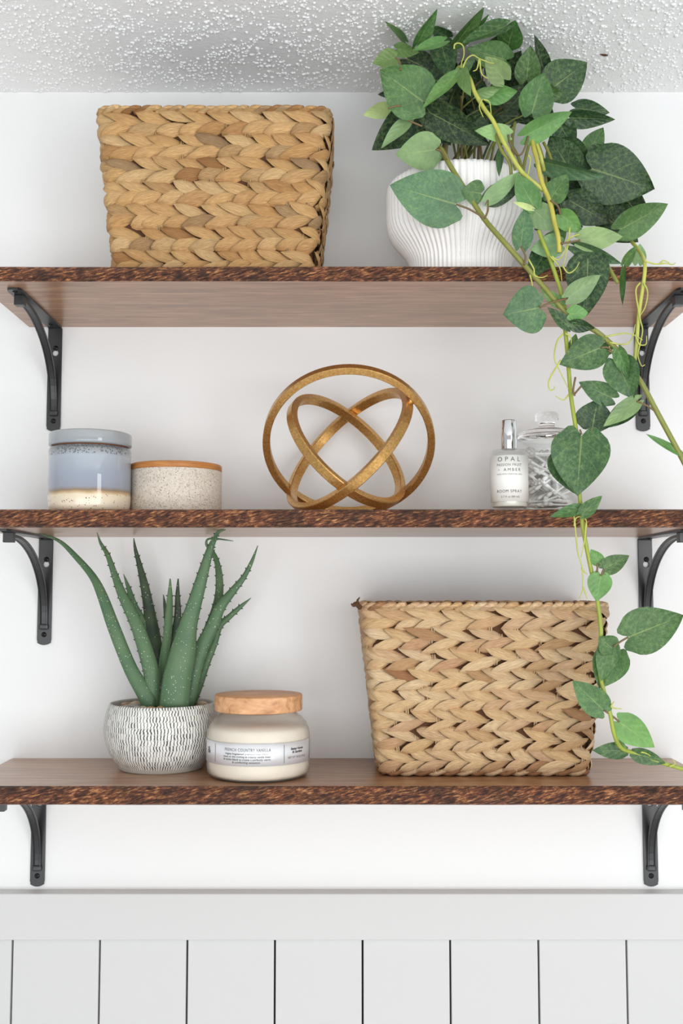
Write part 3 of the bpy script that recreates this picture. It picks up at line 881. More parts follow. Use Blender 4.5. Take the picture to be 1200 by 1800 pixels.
# ================================================================= candle on the lowest shelf
def candle():
    D = -0.115; x = P(454, 1320, D).x; r = 90.5 / pxm(1325, D)
    root = empty('scented_candle', (x, D, BOT_T), 'frosted glass jar candle with wooden lid and silver label on the lowest shelf', 'candle')
    fc = facing(x, D)
    out = [(.001, 0), (r * .86, 0), (r * .94, .002), (r * .985, .006), (r, .012), (r, .043), (r * .985, .050), (r * .93, .0575), (r * .82, .0645), (r * .70, .0685), (r * .655, .0705)]
    inn = [(r * .63, .0705), (r * .68, .068), (r * .80, .0640), (r * .91, .0572), (r * .965, .050), (r * .98, .043), (r * .98, .012), (r * .965, .0062), (r * .92, .0024), (.001, .0020)]
    v, f, _ = lathe(out + inn, 72); mk('glass_jar', v, f, M['frost'], root)
    v, f, _ = lathe([(.001, .0023), (r * .91, .0027), (r * .955, .0064), (r * .972, .0125), (r * .972, .043), (r * .957, .0500), (r * .925, .0540), (.001, .0540)], 64); mk('wax', v, f, M['wax'], root)
    lr = 76.8 / pxm(1240, D)
    v, f, _ = lathe([(.001, .0707), (lr * .985, .0707), (lr, .0718), (lr, .0868), (lr * .985, .0878), (.001, .0878)], 72)
    mk('lid', v, f, M['acacia'], root)['label'] = 'light brown turned wooden lid'
    v, f = band(r * 1.0045, .0183, .0415, fc - R(86), fc + R(76)); lab = mk('metallic_label', v, f, M['silver_label'], root, smooth=True); lab['label'] = 'silver wrapped label with printed words'
    rr = r * 1.009
    def w_(n): return n / pxm(1325, D - r)
    def ang_u(px):  # arc length for a column of the photograph
        return math.asin(max(-.98, min(.98, (px - 454) / 90.5))) * rr
    zc = .0299
    g, k = M['ink_grey'], M['ink_black']
    wrap_text('FRENCH COUNTRY VANILLA', .0046, rr, fc, ang_u(434.5), .0349, g, lab, 1.15, fitw=w_(86))
    for i, (s_, wd) in enumerate((('Highly fragranced premium wax blend', 80), ('fuses to this inviting & creamy vanilla bean', 88), ('& tonka blend to create a perfectly warm', 88), ('& comforting sensation', 51))):
        wrap_text(s_, .0028, rr, fc, ang_u(433), .0308 - i * .0029, g, lab, 1.05, fitw=w_(wd), bold=.00004)
    wrap_text('Better Homes', .0036, rr, fc, ang_u(520), .0343, k, lab, .95, fitw=w_(32), bold=.00008)
    wrap_text('& Gardens', .0036, rr, fc, ang_u(520), .0310, k, lab, .95, fitw=w_(26), bold=.00008)
    wrap_text('NET WT 18 OZ (510 g)', .0032, rr, fc, ang_u(520), .0255, g, lab, 1.0, fitw=w_(46))
    wrap_text('&', .0100, rr, fc, ang_u(370.5), .0312, k, lab, 1.0, fitw=w_(13))
    for px in (381.5, 497):
        a = fc + ang_u(px) / rr
        v, f = band(rr, .0205, .0395, a - .004, a + .004, 2, .0001); mk('printed_rule', v, f, g, lab)


candle()

# ================================================================= aloe
def aloe():
    D = -0.068; x = P(284, 1300, D).x
    root = empty('potted_aloe', (x, D, BOT_T), 'potted aloe with long toothed leaves in white hatched bowl on the lowest shelf', 'potted plant')
    B = root.location.copy()
    r = 100.5 / pxm(1310, D)
    pr = [(.001, 0), (.70, 0), (.725, .0015), (.73, .0045), (.80, .009), (.88, .0165), (.955, .028), (.995, .040), (1.0, .047), (.985, .056), (.95, .066), (.915, .0722), (.895, .0738), (.87, .0738), (.855, .072), (.86, .062), (.80, .055)]
    pr = [(a * r if a > .01 else a, z) for a, z in pr]
    v, f, uv = lathe(pr, 160)
    n = len(pr); fm = []
    for j in range(160):
        for i in range(n - 1): fm.append(0 if 3 <= i < 12 else 1)
    f = f[:160 * (n - 1)]
    mk('pot', v, f, [M['hatched'], M['pot_inside']], root, None, True, uv, fm)
    v, f, _ = lathe([(.001, .0675), (r * .6, .067), (r * .840, .0665), (r * .80, .058), (.001, .058)], 48); mk('soil', v, f, M['potting_soil'], root)
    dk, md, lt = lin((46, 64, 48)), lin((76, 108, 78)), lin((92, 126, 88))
    leaves = [  # control points (px, py, width px, depth Y), colour
        ([(262, 1236, 26, -.088), (258, 1225, 29, -.088), (230, 1177, 24, -.088), (200, 1103, 22, -.085), (180, 1048, 18, -.08), (162, 1012, 13, -.075), (130, 975, 9.5, -.07), (107, 953, 6.5, -.068), (86, 943, 4, -.066), (66, 937, 1, -.064)], md),
        ([(272, 1236, 22, -.085), (268, 1215, 26, -.085), (265, 1177, 28, -.085), (242, 1103, 23, -.082), (216, 1048, 17, -.078), (202, 1012, 12, -.074), (189, 975, 8.5, -.07), (177, 955, 5.5, -.068), (170.5, 936, 1, -.068)], md),
        ([(268, 1200, 14, -.045), (262, 1150, 16, -.045), (250, 1094, 14, -.045), (235, 1063, 12, -.042), (226, 1034, 8, -.04), (217, 1009, 1, -.04)], md),
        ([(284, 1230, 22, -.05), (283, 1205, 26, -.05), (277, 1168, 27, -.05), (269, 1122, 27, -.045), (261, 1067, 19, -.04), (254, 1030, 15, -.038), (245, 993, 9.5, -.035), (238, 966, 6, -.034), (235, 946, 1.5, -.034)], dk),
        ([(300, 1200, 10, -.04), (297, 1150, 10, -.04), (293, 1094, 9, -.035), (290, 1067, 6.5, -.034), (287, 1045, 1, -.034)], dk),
        ([(292, 1236, 13, -.06), (286, 1186, 14, -.06), (288, 1158, 16, -.06), (293.5, 1122, 15, -.057), (296.5, 1085, 14, -.055), (298.5, 1048, 9.5, -.053), (299, 1017, 2, -.052)], lt),
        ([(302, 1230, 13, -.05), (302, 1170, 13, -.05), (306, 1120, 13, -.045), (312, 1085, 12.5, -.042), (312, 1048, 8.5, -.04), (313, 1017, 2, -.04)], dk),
        ([(304, 1243, 50, -.098), (306, 1232, 53, -.1), (311, 1195, 51, -.1), (321, 1149, 46, -.1), (329.5, 1103, 33, -.1), (340, 1067, 26, -.1), (350.6, 1030, 22, -.1), (361, 993, 17, -.1), (369, 966, 13, -.1), (377, 947, 8.5, -.102), (384, 935, 6, -.118), (397, 931, 1, -.125)], md),
        ([(335, 1200, 17, -.06), (352, 1140, 16, -.06), (374.5, 1085, 16, -.056), (384.6, 1048, 15, -.05), (385, 1012, 12.5, -.046), (380, 984, 9, -.042), (371, 967, 7, -.04), (363, 958, 5, -.04), (364, 949, 4, -.042), (373, 946.5, 3.6, -.045), (389, 948, 3, -.048), (410, 951, 1, -.05)], md),
        ([(330, 1238, 20, -.082), (335, 1220, 23, -.082), (343, 1177, 24, -.082), (354, 1140, 25, -.08), (372, 1103, 22.5, -.078), (387, 1067, 19, -.075), (409, 1039, 13.5, -.07), (428, 1015, 9.5, -.066), (442, 988, 6.5, -.064), (453, 959, 1.2, -.062)], md),
        ([(338, 1236, 13, -.055), (349, 1204, 16, -.055), (362, 1167, 14, -.055), (376, 1131, 13, -.052), (385.5, 1101, 12, -.05), (402, 1085, 10, -.048), (422, 1067, 7.5, -.045), (441, 1051, 1, -.044)], md)]
    for pts, colr in leaves:
        q = []
        for (px, py, wp, Y) in pts:
            c = Pc(px, py, Y, MID_U - .0015) if py < 960 else P(px, py, Y)
            if abs(px - 284) < 90 and py > 1225: c.z = min(c.z, BOT_T + .070)
            q.append((c.x, c.y, c.z, wp / pxm(py, Y) / 2))
        q = catmull(q, 4); v = []; f = []; NS = 12; edges = []
        for i, s in enumerate(q):
            p = Vector(s[:3]); tdir = (Vector(q[min(i + 1, len(q) - 1)][:3]) - Vector(q[max(i - 1, 0)][:3])).normalized()
            view = (Vector((0, -DCAM, 0)) - p).normalized()
            lat = tdir.cross(view).normalized(); nor = lat.cross(tdir).normalized(); hw = max(s[3], .0003)
            for k in range(NS):
                a = 2 * math.pi * k / NS
                dn = math.sin(a); th = hw * (0.52 if dn > 0 else 0.30)
                v.append(p + lat * (hw * math.cos(a)) + nor * (th * dn))
            edges.append((p, lat, nor, tdir, hw))
        for i in range(len(q) - 1):
            for k in range(NS):
                m = (k + 1) % NS; f.append((i * NS + k, i * NS + m, (i + 1) * NS + m, (i + 1) * NS + k))
        f += [tuple(range(NS))[::-1], tuple((len(q) - 1) * NS + k for k in range(NS))]
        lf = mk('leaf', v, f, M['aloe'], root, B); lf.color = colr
        mb = MB(); acc = .003; last = None
        for i, (p, lat, nor, td, hw) in enumerate(edges):
            if last is not None: acc += (p - last).length
            last = p
            if acc > .0085 and hw > .0022 and pts[0][0] != 262:
                acc = 0
                for sd in (-1, 1):
                    e = p + lat * (sd * hw * .97); tip = e + lat * (sd * .0019) + td * .0013
                    w_ = .0011
                    mb.add([e + td * w_, e - td * w_, e + nor * w_, e - nor * w_, tip], [(0, 2, 4), (2, 1, 4), (1, 3, 4), (3, 0, 4)])
        if mb.v: stuff(mk('spines', mb.v, mb.f, M['aloe_spine'], lf, B))
    # pebbles on the soil
    rs = random.Random(12); kinds = [('dark grey', (70, 68, 70)), ('tan', (176, 140, 104)), ('cream', (206, 188, 158)), ('brown', (120, 82, 58)), ('pale grey', (164, 160, 154))]
    pm = {}
    for nm, c in kinds: pm[nm] = simple('pebble_' + nm.replace(' ', '_'), c, 0.35)
    put = []
    tries = 0
    while len(put) < 46 and tries < 4000:
        tries += 1
        a = rs.uniform(0, 2 * math.pi); rad = r * .80 * math.sqrt(rs.uniform(.12, 1)); s = rs.uniform(.0034, .0062)
        X, Yy = x + rad * math.cos(a), D + rad * math.sin(a)
        if rad + s > r * .83: continue
        if any((X - a_) ** 2 + (Yy - b_) ** 2 < (s + c_) ** 2 * 0.75 for a_, b_, c_ in put): continue
        # keep clear of the stems
        if abs(X - P(300, 1236, -.085).x) < .027 and -.105 < Yy < -.04: continue
        put.append((X, Yy, s))
        nm = rs.choice(kinds)[0]
        v = []
        for p in ico: v.append(tuple(p * s * np.array([rs.uniform(.9, 1.25), rs.uniform(.8, 1.0), .62])))
        import bmesh
        bm = bmesh.new(); bmesh.ops.create_icosphere(bm, subdivisions=2, radius=1.0)
        sx, sy = rs.uniform(.95, 1.3), rs.uniform(.75, 1.0)
        for q in bm.verts:
            nn_ = 1 + .08 * math.sin(q.co.x * 3 + len(put)) + .06 * math.sin(q.co.y * 4 + 2 * len(put))
            q.co = Vector((q.co.x * s * sx * nn_, q.co.y * s * sy * nn_, q.co.z * s * .62))
        me = bpy.data.meshes.new('pebble'); bm.to_mesh(me); bm.free(); me.polygons.foreach_set('use_smooth', [True] * len(me.polygons)); me.materials.append(pm[nm])
        o = obj('pebble', me, None, (X, Yy, BOT_T + .0670 + s * .55)); o.rotation_euler = (rs.uniform(-.15, .15), rs.uniform(-.15, .15), rs.uniform(0, 6))
        tag(o, 'smooth %s pebble lying on the soil around the aloe' % nm, 'pebble', '%s pebbles in the aloe pot' % nm)


aloe()

# ================================================================= trailing ivy
def ivy():
    D = -0.100; x = P(808, 380, D).x
    root = empty('potted_ivy', (x, D, TOP_T), 'trailing green ivy in a ribbed white pot on the topmost shelf', 'potted plant')
    B = root.location.copy()
    r = 127.0 / pxm(380, D)
    zr = P(808, 278, D - r).z - TOP_T
    pr = [(.001, 0), (.0545, 0), (.0560, .0015), (.0565, .010), (.0570, .024), (.0580, .031), (.0615, .038), (.0680, .047), (.0755, .056), (.0812, .065), (.0838, .074), (.0845, .085), (.0845, zr - .012), (.0840, zr - .004), (.0825, zr), (.0800, zr + .0002), (.0785, zr - .003), (.0780, zr - .03), (.06, zr - .05), (.001, zr - .05)]
    k = r / .0845; pr = [(a * k if a > .01 else a, z) for a, z in pr]
    v, f, uv = lathe(pr, 72 * 8, (0, 0, 0), 72, lambda i: (.0016 if i < 8 else .0020 if i < 14 else 0.0009 if i < 15 else 0) if i > 1 else 0)
    mk('pot', v, f, M['white_ceramic'], root)
    v, f, _ = lathe([(.001, zr - .02), (.074 * k, zr - .02), (.07 * k, zr - .03), (.001, zr - .03)], 40); mk('soil', v, f, M['potting_soil'], root)

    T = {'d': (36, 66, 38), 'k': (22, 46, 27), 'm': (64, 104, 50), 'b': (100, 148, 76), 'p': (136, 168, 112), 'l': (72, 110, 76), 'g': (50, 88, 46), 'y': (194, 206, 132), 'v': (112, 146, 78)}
    rs = random.Random(5)

    def leaf(bp, tp, wpx, Yb, Yt=None, tone='m', roll=0.0, fold=0.10, droop=0.0, wave=0.04, flip=False):
        Yt = Yb if Yt is None else Yt
        b = Pc(bp[0], bp[1], Yb); t = Pc(tp[0], tp[1], Yt)
        ax = t - b; L = ax.length; ax.normalize()
        midp = (b + t) / 2; view = (Vector((0, -DCAM, 0)) - midp).normalized()
        lat = ax.cross(view).normalized(); nor = lat.cross(ax).normalized()
        Wd = wpx / pxm((bp[1] + tp[1]) / 2, (b.y + t.y) / 2) / max(math.cos(R(roll)), .25)
        if roll:
            q = Matrix.Rotation(R(roll), 3, ax); lat = q @ lat; nor = q @ nor
        NA, NB = 12, 8
        def hw(s): return ((1 - s) ** .93) * ((s + .055) ** .42) * (1 - .10 * s ** 3)
        mx = max(hw(i / 40) for i in range(41))
        v = []; f = []; uv = []; ph = rs.uniform(0, 6); tw = rs.uniform(-.25, .25)
        for i in range(NA + 1):
            s = i / NA
            for j in range(NB + 1):
                c = -1 + 2 * j / NB
                xw = c * Wd / 2 * hw(s) / mx
                al = L * (s - .17 * math.sin(math.pi * min(abs(c), 1) * .86) * (1 - s) ** 4 + .02)
                z = fold * Wd * (abs(c) ** 1.4) * hw(s) / mx - droop * L * (s - .35) ** 2 * (1 if s > .35 else .4) + wave * Wd * math.sin(ph + s * 7 + c * 1.4) * abs(c) ** 1.5 * .7
                z += tw * .12 * Wd * c * s
                p = b + ax * al + lat * xw + nor * z
                p.z = min(p.z, ZC - .003); p.y = min(p.y, -.006)
                v.append(p); uv.append((c * .5 + .5, s))
        m = NB + 1
        for i in range(NA):
            for j in range(NB):
                q = (i * m + j, i * m + j + 1, (i + 1) * m + j + 1, (i + 1) * m + j)
                f.append(q if not flip else q[::-1])
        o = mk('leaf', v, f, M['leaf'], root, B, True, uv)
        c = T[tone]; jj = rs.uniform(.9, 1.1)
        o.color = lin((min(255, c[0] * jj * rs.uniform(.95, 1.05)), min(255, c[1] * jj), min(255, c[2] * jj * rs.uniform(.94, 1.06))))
        return o

    Fr, Ff, Fm, Fk = -.214, -.19, -.15, -.085
    LV = [
        # crown, upper left
        ((695, 101), (656, 110), 34, Fm, None, 'v', 20, .05, .1), ((712, 73), (676, 38), 13, Fm, -.17, 'm', 60, .1),
        ((697, 86), (736, 92), 25, Fm, -.17, 'v', 10), ((780, 72), (724, 90), 20, -.18, -.2, 'b', 30, .16), ((733, 78), (768, 16), 24, -.17, -.2, 'm', 30, .2),
        ((788, 66), (756, 48), 28, -.13, -.15, 'd', 0), ((803, 74), (849, 15), 26, -.17, -.21, 'm', 35, .25), ((815, 72), (860, 24), 14, -.16, -.2, 'm', 45),
        ((888, 46), (812, 76), 27, -.19, -.2, 'g', 40, .2), ((893, 80), (905, 38), 46, -.15, -.18, 'm', 0, .04, .15), ((891, 106), (824, 86), 52, -.15, -.17, 'm', 10, .08, .2),
        ((886, 140), (853, 100), 42, -.185, -.2, 'p', 0, .08), ((925, 141), (932, 81), 46, -.16, -.18, 'm', 0, .12), ((958, 132), (938, 61), 25, -.13, -.17, 'k', 30, .22),
        ((966, 158), (1030, 110), 76, -.14, -.14, 'd', 0, .06), ((934, 200), (955, 129), 62, -.18, -.19, 'm', 10, .14), ((942, 164), (989, 168), 38, -.15, -.15, 'm', 10),
        ((858, 168), (909, 160), 34, -.17, -.18, 'b', 20, .12), ((838, 166), (879, 155), 20, -.185, -.19, 'p', 30, .15), ((893, 237), (838, 228), 32, -.2, -.205, 'p', 10, .12, .5),
        ((922, 239), (1003, 197), 40, -.2, -.2, 'b', 18, .18), ((1000, 207), (1079, 210), 32, -.13, -.13, 'd', 25, .14), ((1010, 190), (1070, 198), 34, -.11, -.11, 'd', 0),
        ((985, 222), (1009, 260), 44, -.12, -.12, 'd', 0), ((1028, 276), (1059, 225), 40, -.12, -.12, 'm', 15, .14), ((1004, 304), (966, 240), 66, -.14, -.14, 'd', 0, .1),
        ((1038, 296), (1148, 332), 104, -.14, -.14, 'd', 0, .05), ((955, 285), (1058, 310), 30, -.19, -.19, 'l', 45, .25), ((1088, 404), (1172, 359), 54, -.16, -.16, 'm', 15, .12, 0, .05),
        ((1062, 380), (1120, 425), 60, -.125, -.135, 'k', 0), ((1090, 340), (1140, 395), 50, -.11, -.12, 'k', 0), ((1060, 330), (1000, 390), 60, -.12, -.12, 'd', 0), ((1010, 300), (1060, 270), 50, -.11, -.11, 'd', 0), ((960, 440), (930, 490), 44, -.19, -.2, 'd', 0), ((985, 260), (1040, 300), 60, -.13, -.13, 'd', 10, .12), ((1000, 352), (1070, 392), 60, -.13, -.13, 'k', 0),
        # crown, left
        ((745, 180), (669, 123), 92, -.185, -.195, 'm', 0, .04), ((800, 133), (743, 190), 24, -.195, -.2, 'b', 30, .2), ((745, 196), (655, 263), 74, -.14, -.15, 'k', 0, .1),
        ((717, 212), (670, 257), 24, -.17, -.17, 'p', 20, .12, .3), ((683, 191), (639, 202), 28, -.15, -.15, 'y', 0), ((766, 263), (697, 272), 66, -.19, -.19, 'p', 0, .05, .15),
        ((752, 196), (860, 254), 60, -.16, -.17, 'k', 10, .12), ((757, 198), (792, 254), 58, -.14, -.15, 'k', 0), ((692, 165), (664, 166), 14, -.12, -.12, 'k', 0),
        ((715, 103), (792, 142), 48, -.12, -.12, 'k', 0), ((775, 75), (792, 138), 46, -.14, -.14, 'd', 0), ((812, 126), (834, 102), 17, -.185, -.19, 'm', 0),
        ((809, 122), (826, 168), 26, -.19, -.2, 'v', 20), ((880, 266), (877, 310), 14, -.185, -.2, 'l', 30), ((850, 120), (880, 60), 44, -.12, -.13, 'd', 0), ((700, 120), (710, 170), 30, -.10, -.1, 'k', 0),
        # front cluster in front of pot
        ((801, 359), (687, 326), 99, -.2, -.205, 'l', 0, .03, .0, .02), ((857, 352), (914, 302), 30, -.205, -.21, 'p', 0, .05), ((858, 350), (922, 318), 40, -.2, -.2, 'd', 10, .05),
        ((845, 340), (812, 335), 44, -.205, -.207, 'm', 0, .05), ((938, 363), (907, 306), 42, Fr, Fr, 'b', 0, .12), ((966, 351), (997, 307), 42, -.205, -.205, 'm', 0, .1), ((935, 367), (902, 355), 11, Fr, Fr, 'y', 0),
        ((915, 433), (923, 366), 38, -.212, -.212, 'l', 10, .1), ((938, 369), (975, 404), 46, -.21, -.21, 'p', 0, .05), ((984, 430), (932, 438), 42, -.205, -.205, 'p', 0), ((985, 377), (1023, 408), 36, Fr, Fr, 'b', 10, .15),
        ((1019, 422), (1093, 416), 43, Fr, Fr, 'p', 0, .06), ((1008, 432), (1091, 463), 27, -.21, -.21, 'l', 35, .1), ((958, 438), (996, 400), 36, -.2, -.2, 'm', 0),
        ((948, 541), (886, 553), 84, Fr, Fr, 'l', 0, .08, .15), ((1033, 453), (1030, 554), 76, -.208, -.208, 'd', 0, .08), ((998, 523), (1054, 484), 37, -.222, -.222, 'p', 15, .14),
        ((986, 536), (950, 507), 22, Fr, Fr, 'b', 0), ((1000, 552), (1033, 550), 32, -.22, -.22, 'b', 0), ((1000, 575), (963, 541), 24, -.218, -.218, 'd', 20), ((1004, 570), (1045, 577), 24, -.218, -.218, 'd', 20),
        ((1096, 465), (1117, 433), 18, -.19, -.19, 'm', 30), ((1121, 463), (1125, 429), 26, -.18, -.18, 'p', 0), ((1096, 474), (1094, 539), 11, -.21, -.21, 'm', 50),
        ((1056, 611), (985, 640), 62, -.218, -.218, 'g', 0, .1, .1), ((1005, 613), (1012, 587), 17, -.21, -.21, 'm', 0), ((1070, 610), (1053, 622), 24, -.205, -.205, 'm', 0),
        ((1086, 615), (1104, 664), 26, -.222, -.222, 'm', 10, .12), ((1083, 634), (1113, 700), 62, -.217, -.217, 'g', 0, .15), ((1076, 700), (1018, 672), 40, -.208, -.208, 'g', 0),
        ((1041, 750), (1050, 702), 66, -.205, -.205, 'd', 0, .05), ((1119, 705), (1061, 749), 32, -.218, -.218, 'p', 10, .06), ((1112, 712), (1062, 752), 36, -.21, -.21, 'd', 10, .06), ((1113, 702), (1129, 694), 9, -.21, -.21, 'p', 0),
        ((1022, 764), (1014, 869), 103, -.218, -.222, 'g', 0, .06, .06), ((1000, 792), (1014, 868), 84, -.207, -.207, 'g', -8, .06), ((1021, 894), (967, 908), 22, -.218, -.218, 'm', 20, .1), ((1022, 904), (1057, 872), 26, -.22, -.22, 'm', 10, .1),
        ((1194, 797), (1135, 763), 14, -.215, -.215, 'b', 40),
        # lower vine
        ((1054, 990), (1038, 966), 24, -.214, -.214, 'b', 0), ((1061, 1000), (1105, 977), 33, -.217, -.217, 'm', 0, .06), ((1056, 1011), (1048, 1056), 43, -.217, -.217, 'b', 0, .06), ((1104, 1120), (1199, 1082), 82, -.212, -.212, 'm', 0, .04),
        ((1076, 1140), (1053, 1120), 40, -.217, -.217, 'm', 0), ((1073, 1130), (1056, 1196), 40, -.216, -.216, 'm', 0, .06), ((1082, 1145), (1053, 1209), 64, -.21, -.21, 'm', 0, .06),
        ((1060, 1248), (1007, 1197), 50, -.214, -.214, 'm', 0, .06), ((1087, 1268), (1149, 1313), 52, -.21, -.21, 'b', 0, .05), ((1096, 1320), (1042, 1319), 30, -.198, -.198, 'g', 0, .08), ((1115, 1324), (1168, 1341), 28, -.198, -.198, 'g', 15, .1), ((1083, 1304), (1101, 1317), 15, -.2, -.2, 'v', 0)]
    for a in LV: leaf(*a)
    # shaded leaves inside the crown
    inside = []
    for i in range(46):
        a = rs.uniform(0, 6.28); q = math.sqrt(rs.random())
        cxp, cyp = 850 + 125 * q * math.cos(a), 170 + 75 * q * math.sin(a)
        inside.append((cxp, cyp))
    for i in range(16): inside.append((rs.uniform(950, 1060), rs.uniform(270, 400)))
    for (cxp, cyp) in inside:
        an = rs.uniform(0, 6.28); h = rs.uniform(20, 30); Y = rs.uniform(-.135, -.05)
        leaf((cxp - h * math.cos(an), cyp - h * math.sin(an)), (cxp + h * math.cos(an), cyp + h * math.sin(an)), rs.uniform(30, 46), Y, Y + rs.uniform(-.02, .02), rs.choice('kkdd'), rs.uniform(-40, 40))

    OL, YE, BR, DG = (136, 138, 66), (194, 198, 96), (112, 88, 62), (74, 86, 46)
    def vine(name, pts, rp, col, taper=False):
        q = []; rad = []
        for i, (px, py, Y) in enumerate(pts):
            c = Pc(px, py, Y); q.append(tuple(c)); rr = rp * .9 / 1600.0
            if taper: rr *= (1 - .55 * i / (len(pts) - 1))
            rad.append(rr)
        v, f = tube(q, rad, 7, 4); o = mk(name, v, f, M['stem'], root, B); o.color = lin(col); return o

    def V(s, Y): return [(a, b, Y) for a, b in s]
    vine('vine', [(770, 300, -.13), (766, 262, -.165), (775, 262, -.185), (790, 290, -.196), (815, 330, -.2), (850, 384, -.203)] + V([(885, 425), (925, 470), (960, 510), (990, 545), (1010, 563), (1045, 581), (1082, 613), (1109, 648), (1128, 675), (1152, 720), (1172, 757), (1191, 792), (1208, 825)], -.214), 5.0, OL)
    vine('vine', [(803, 128, -.15), (808, 118, -.17), (825, 138, -.19), (833, 160, -.198), (850, 190, -.203), (866, 212, -.207), (885, 250, -.209), (912, 296, -.212), (932, 316, -.213), (955, 335, -.213)], 4.2, YE)
    vine('vine', [(868, 225, -.198), (880, 262, -.205), (895, 285, -.205), (898, 310, -.2)], 3.4, OL)
    vine('vine', [(945, 225, -.15), (934, 240, -.19), (944, 285, -.208), (952, 321, -.214), (966, 355, -.216), (974, 390, -.217), (981, 419, -.217), (983, 444, -.216)], 4.6, (196, 186, 84))
    vine('vine', [(938, 240, -.19), (950, 275, -.2), (956, 300, -.19)], 3.6, YE)
    vine('vine', V([(946, 405), (955, 428), (963, 447), (975, 480), (986, 516), (994, 555), (993, 578), (996, 611), (1000, 661), (1003, 697), (1012, 757), (1016, 800), (1018, 865), (1023, 920), (1030, 960), (1038, 1000), (1045, 1030), (1050, 1060), (1056, 1110), (1053, 1150), (1055, 1190), (1065, 1230), (1072, 1255), (1079, 1290)], -.212) + [(1092, 1315, -.2), (1120, 1325, -.196), (1160, 1340, -.196), (1208, 1354, -.196)], 4.0, (158, 172, 66))
    vine('vine', [(1050, 430, -.17), (1058, 452, -.2), (1070, 472, -.206), (1086, 498, -.208)], 4.0, OL)
    vine('vine', [(1110, 425, -.16), (1128, 448, -.2)] + V([(1133, 470), (1130, 500), (1124, 540), (1120, 580), (1117, 620), (1112, 650)], -.214), 3.6, YE)
    TD = [[(798, 86), (799, 78), (807, 76), (814, 82), (815, 97), (811, 110), (810, 119)], [(813, 119), (820, 104), (831, 97), (842, 103), (860, 110), (868, 111)], [(842, 103), (838, 121), (831, 125)], [(843, 105), (845, 126), (850, 134), (858, 138)],
          [(847, 175), (842, 188), (849, 206)], [(850, 175), (860, 180), (863, 202)], [(928, 273), (932, 281), (928, 306), (927, 330)], [(928, 455), (938, 473), (939, 484), (952, 488), (962, 484)], [(931, 483), (935, 500), (934, 509)],
          [(966, 450), (983, 470), (987, 494)], [(988, 466), (998, 480), (1010, 474), (1018, 461)], [(970, 450), (975, 455), (983, 456), (992, 442), (996, 430)], [(1001, 400), (999, 417), (992, 428)], [(1018, 412), (1005, 416), (994, 424)], [(1000, 420), (996, 440), (990, 465)],
          [(990, 587), (979, 600), (974, 630), (985, 655), (999, 684)], [(985, 633), (965, 668), (966, 685), (973, 684), (974, 679)], [(999, 694), (990, 703), (976, 696)], [(993, 586), (1002, 592), (1004, 606)],
          [(1125, 497), (1117, 510), (1121, 541), (1125, 563), (1129, 582), (1123, 611), (1121, 626), (1127, 643), (1133, 641)], [(1131, 498), (1138, 514), (1133, 541), (1123, 556)], [(1063, 592), (1097, 586), (1116, 590), (1129, 598)], [(1116, 588), (1123, 605), (1135, 605), (1136, 590)], [(1070, 602), (1100, 605), (1112, 590), (1116, 570)],
          [(1131, 458), (1150, 464), (1170, 463), (1182, 465), (1187, 462)], [(1158, 464), (1166, 458), (1176, 462)], [(1008, 905), (1010, 920), (1015, 970), (1022, 995), (1024, 1032), (1018, 1053)], [(1030, 918), (1027, 950), (1021, 980)], [(1022, 998), (1027, 1006), (1032, 1009)], [(1024, 1032), (1028, 1042), (1032, 1054)],
          [(1009, 925), (1011, 912), (1019, 908), (1029, 913), (1031, 926)], [(1073, 1242), (1080, 1245), (1092, 1246)], [(1073, 1242), (1079, 1233)], [(1126, 1322), (1135, 1324), (1143, 1329)], [(1176, 1347), (1186, 1343), (1182, 1335)], [(905, 290), (912, 300), (922, 318), (930, 330)]]
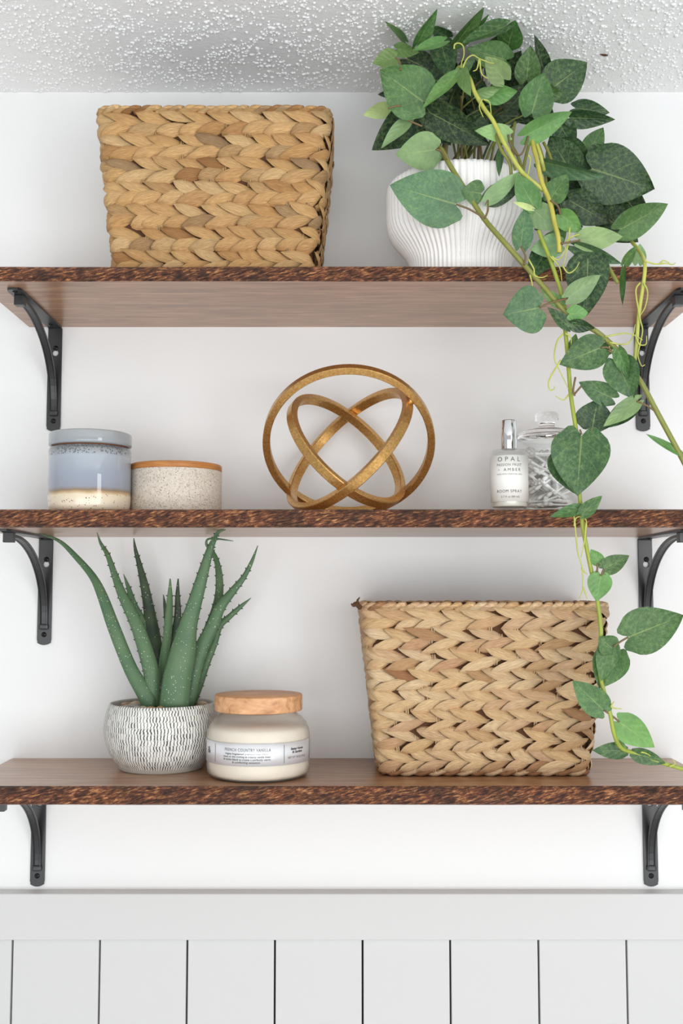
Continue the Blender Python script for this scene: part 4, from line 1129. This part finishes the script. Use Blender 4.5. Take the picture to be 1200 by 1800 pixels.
    for s in TD:
        Y = -.206 if s[0][1] < 300 else -.217 if s[0][1] < 1290 else -.2
        vine('tendril', V(s, Y), 1.7, YE, True)
    PT = [[(801, 359), (825, 368), (852, 384)], [(857, 352), (857, 370), (852, 384)], [(915, 433), (923, 450), (921, 466)], [(948, 541), (968, 532), (1000, 524)], [(1056, 611), (1070, 612), (1082, 630)], [(1041, 750), (1037, 765)], [(1119, 705), (1138, 714), (1150, 722)],
          [(1104, 1120), (1090, 1128), (1078, 1137)], [(1060, 1248), (1075, 1258), (1088, 1269)], [(695, 101), (702, 108), (704, 124)], [(766, 263), (775, 266), (785, 280)], [(893, 237), (897, 255), (906, 270), (916, 271), (925, 252), (928, 240)], [(985, 377), (980, 362), (967, 352)], [(1019, 422), (1000, 426), (985, 428)],
          [(1050, 990), (1049, 1006)], [(1061, 1000), (1056, 1012)], [(1011, 663), (1007, 686), (1010, 696)], [(1022, 678), (1010, 692)], [(683, 191), (692, 187), (705, 186)], [(717, 212), (730, 217), (742, 222)], [(1022, 764), (1019, 755)], [(1083, 634), (1078, 622), (1068, 616)]]
    for s in PT: vine('petiole', V(s, -.2 if s[0][1] < 300 else -.219 if s[0][1] < 1200 else -.212), 1.9, BR)
    # stems rising out of the pot into the crown
    for i in range(34):
        a = rs.uniform(0, 6.28); q = .055 * math.sqrt(rs.random()); p0 = Vector((x + q * math.cos(a), D + q * math.sin(a), TOP_T + zr - .021))
        an = rs.uniform(0, 6.28); qq = rs.uniform(.2, 1); e = P(850 + 120 * qq * math.cos(an), 180 + 60 * qq * math.sin(an), rs.uniform(-.15, -.05))
        m = p0.lerp(e, .5) + Vector((0, 0, .03)); m.z = min(m.z, ZC - .02)
        v, f = tube([p0, m, e], [.0016, .0014, .0009], 6, 4); o = mk('stem', v, f, M['stem'], root, B); o.color = lin(rs.choice([DG, BR, OL]))
    for s in ([(905, 300), (900, 250), (905, 215)], [(915, 320), (925, 270), (935, 235)], [(960, 330), (955, 280), (940, 240)], [(925, 330), (912, 280), (890, 240)], [(970, 320), (968, 280), (955, 250)]):
        vine('stem', V(s, -.165), 3, OL)


ivy()
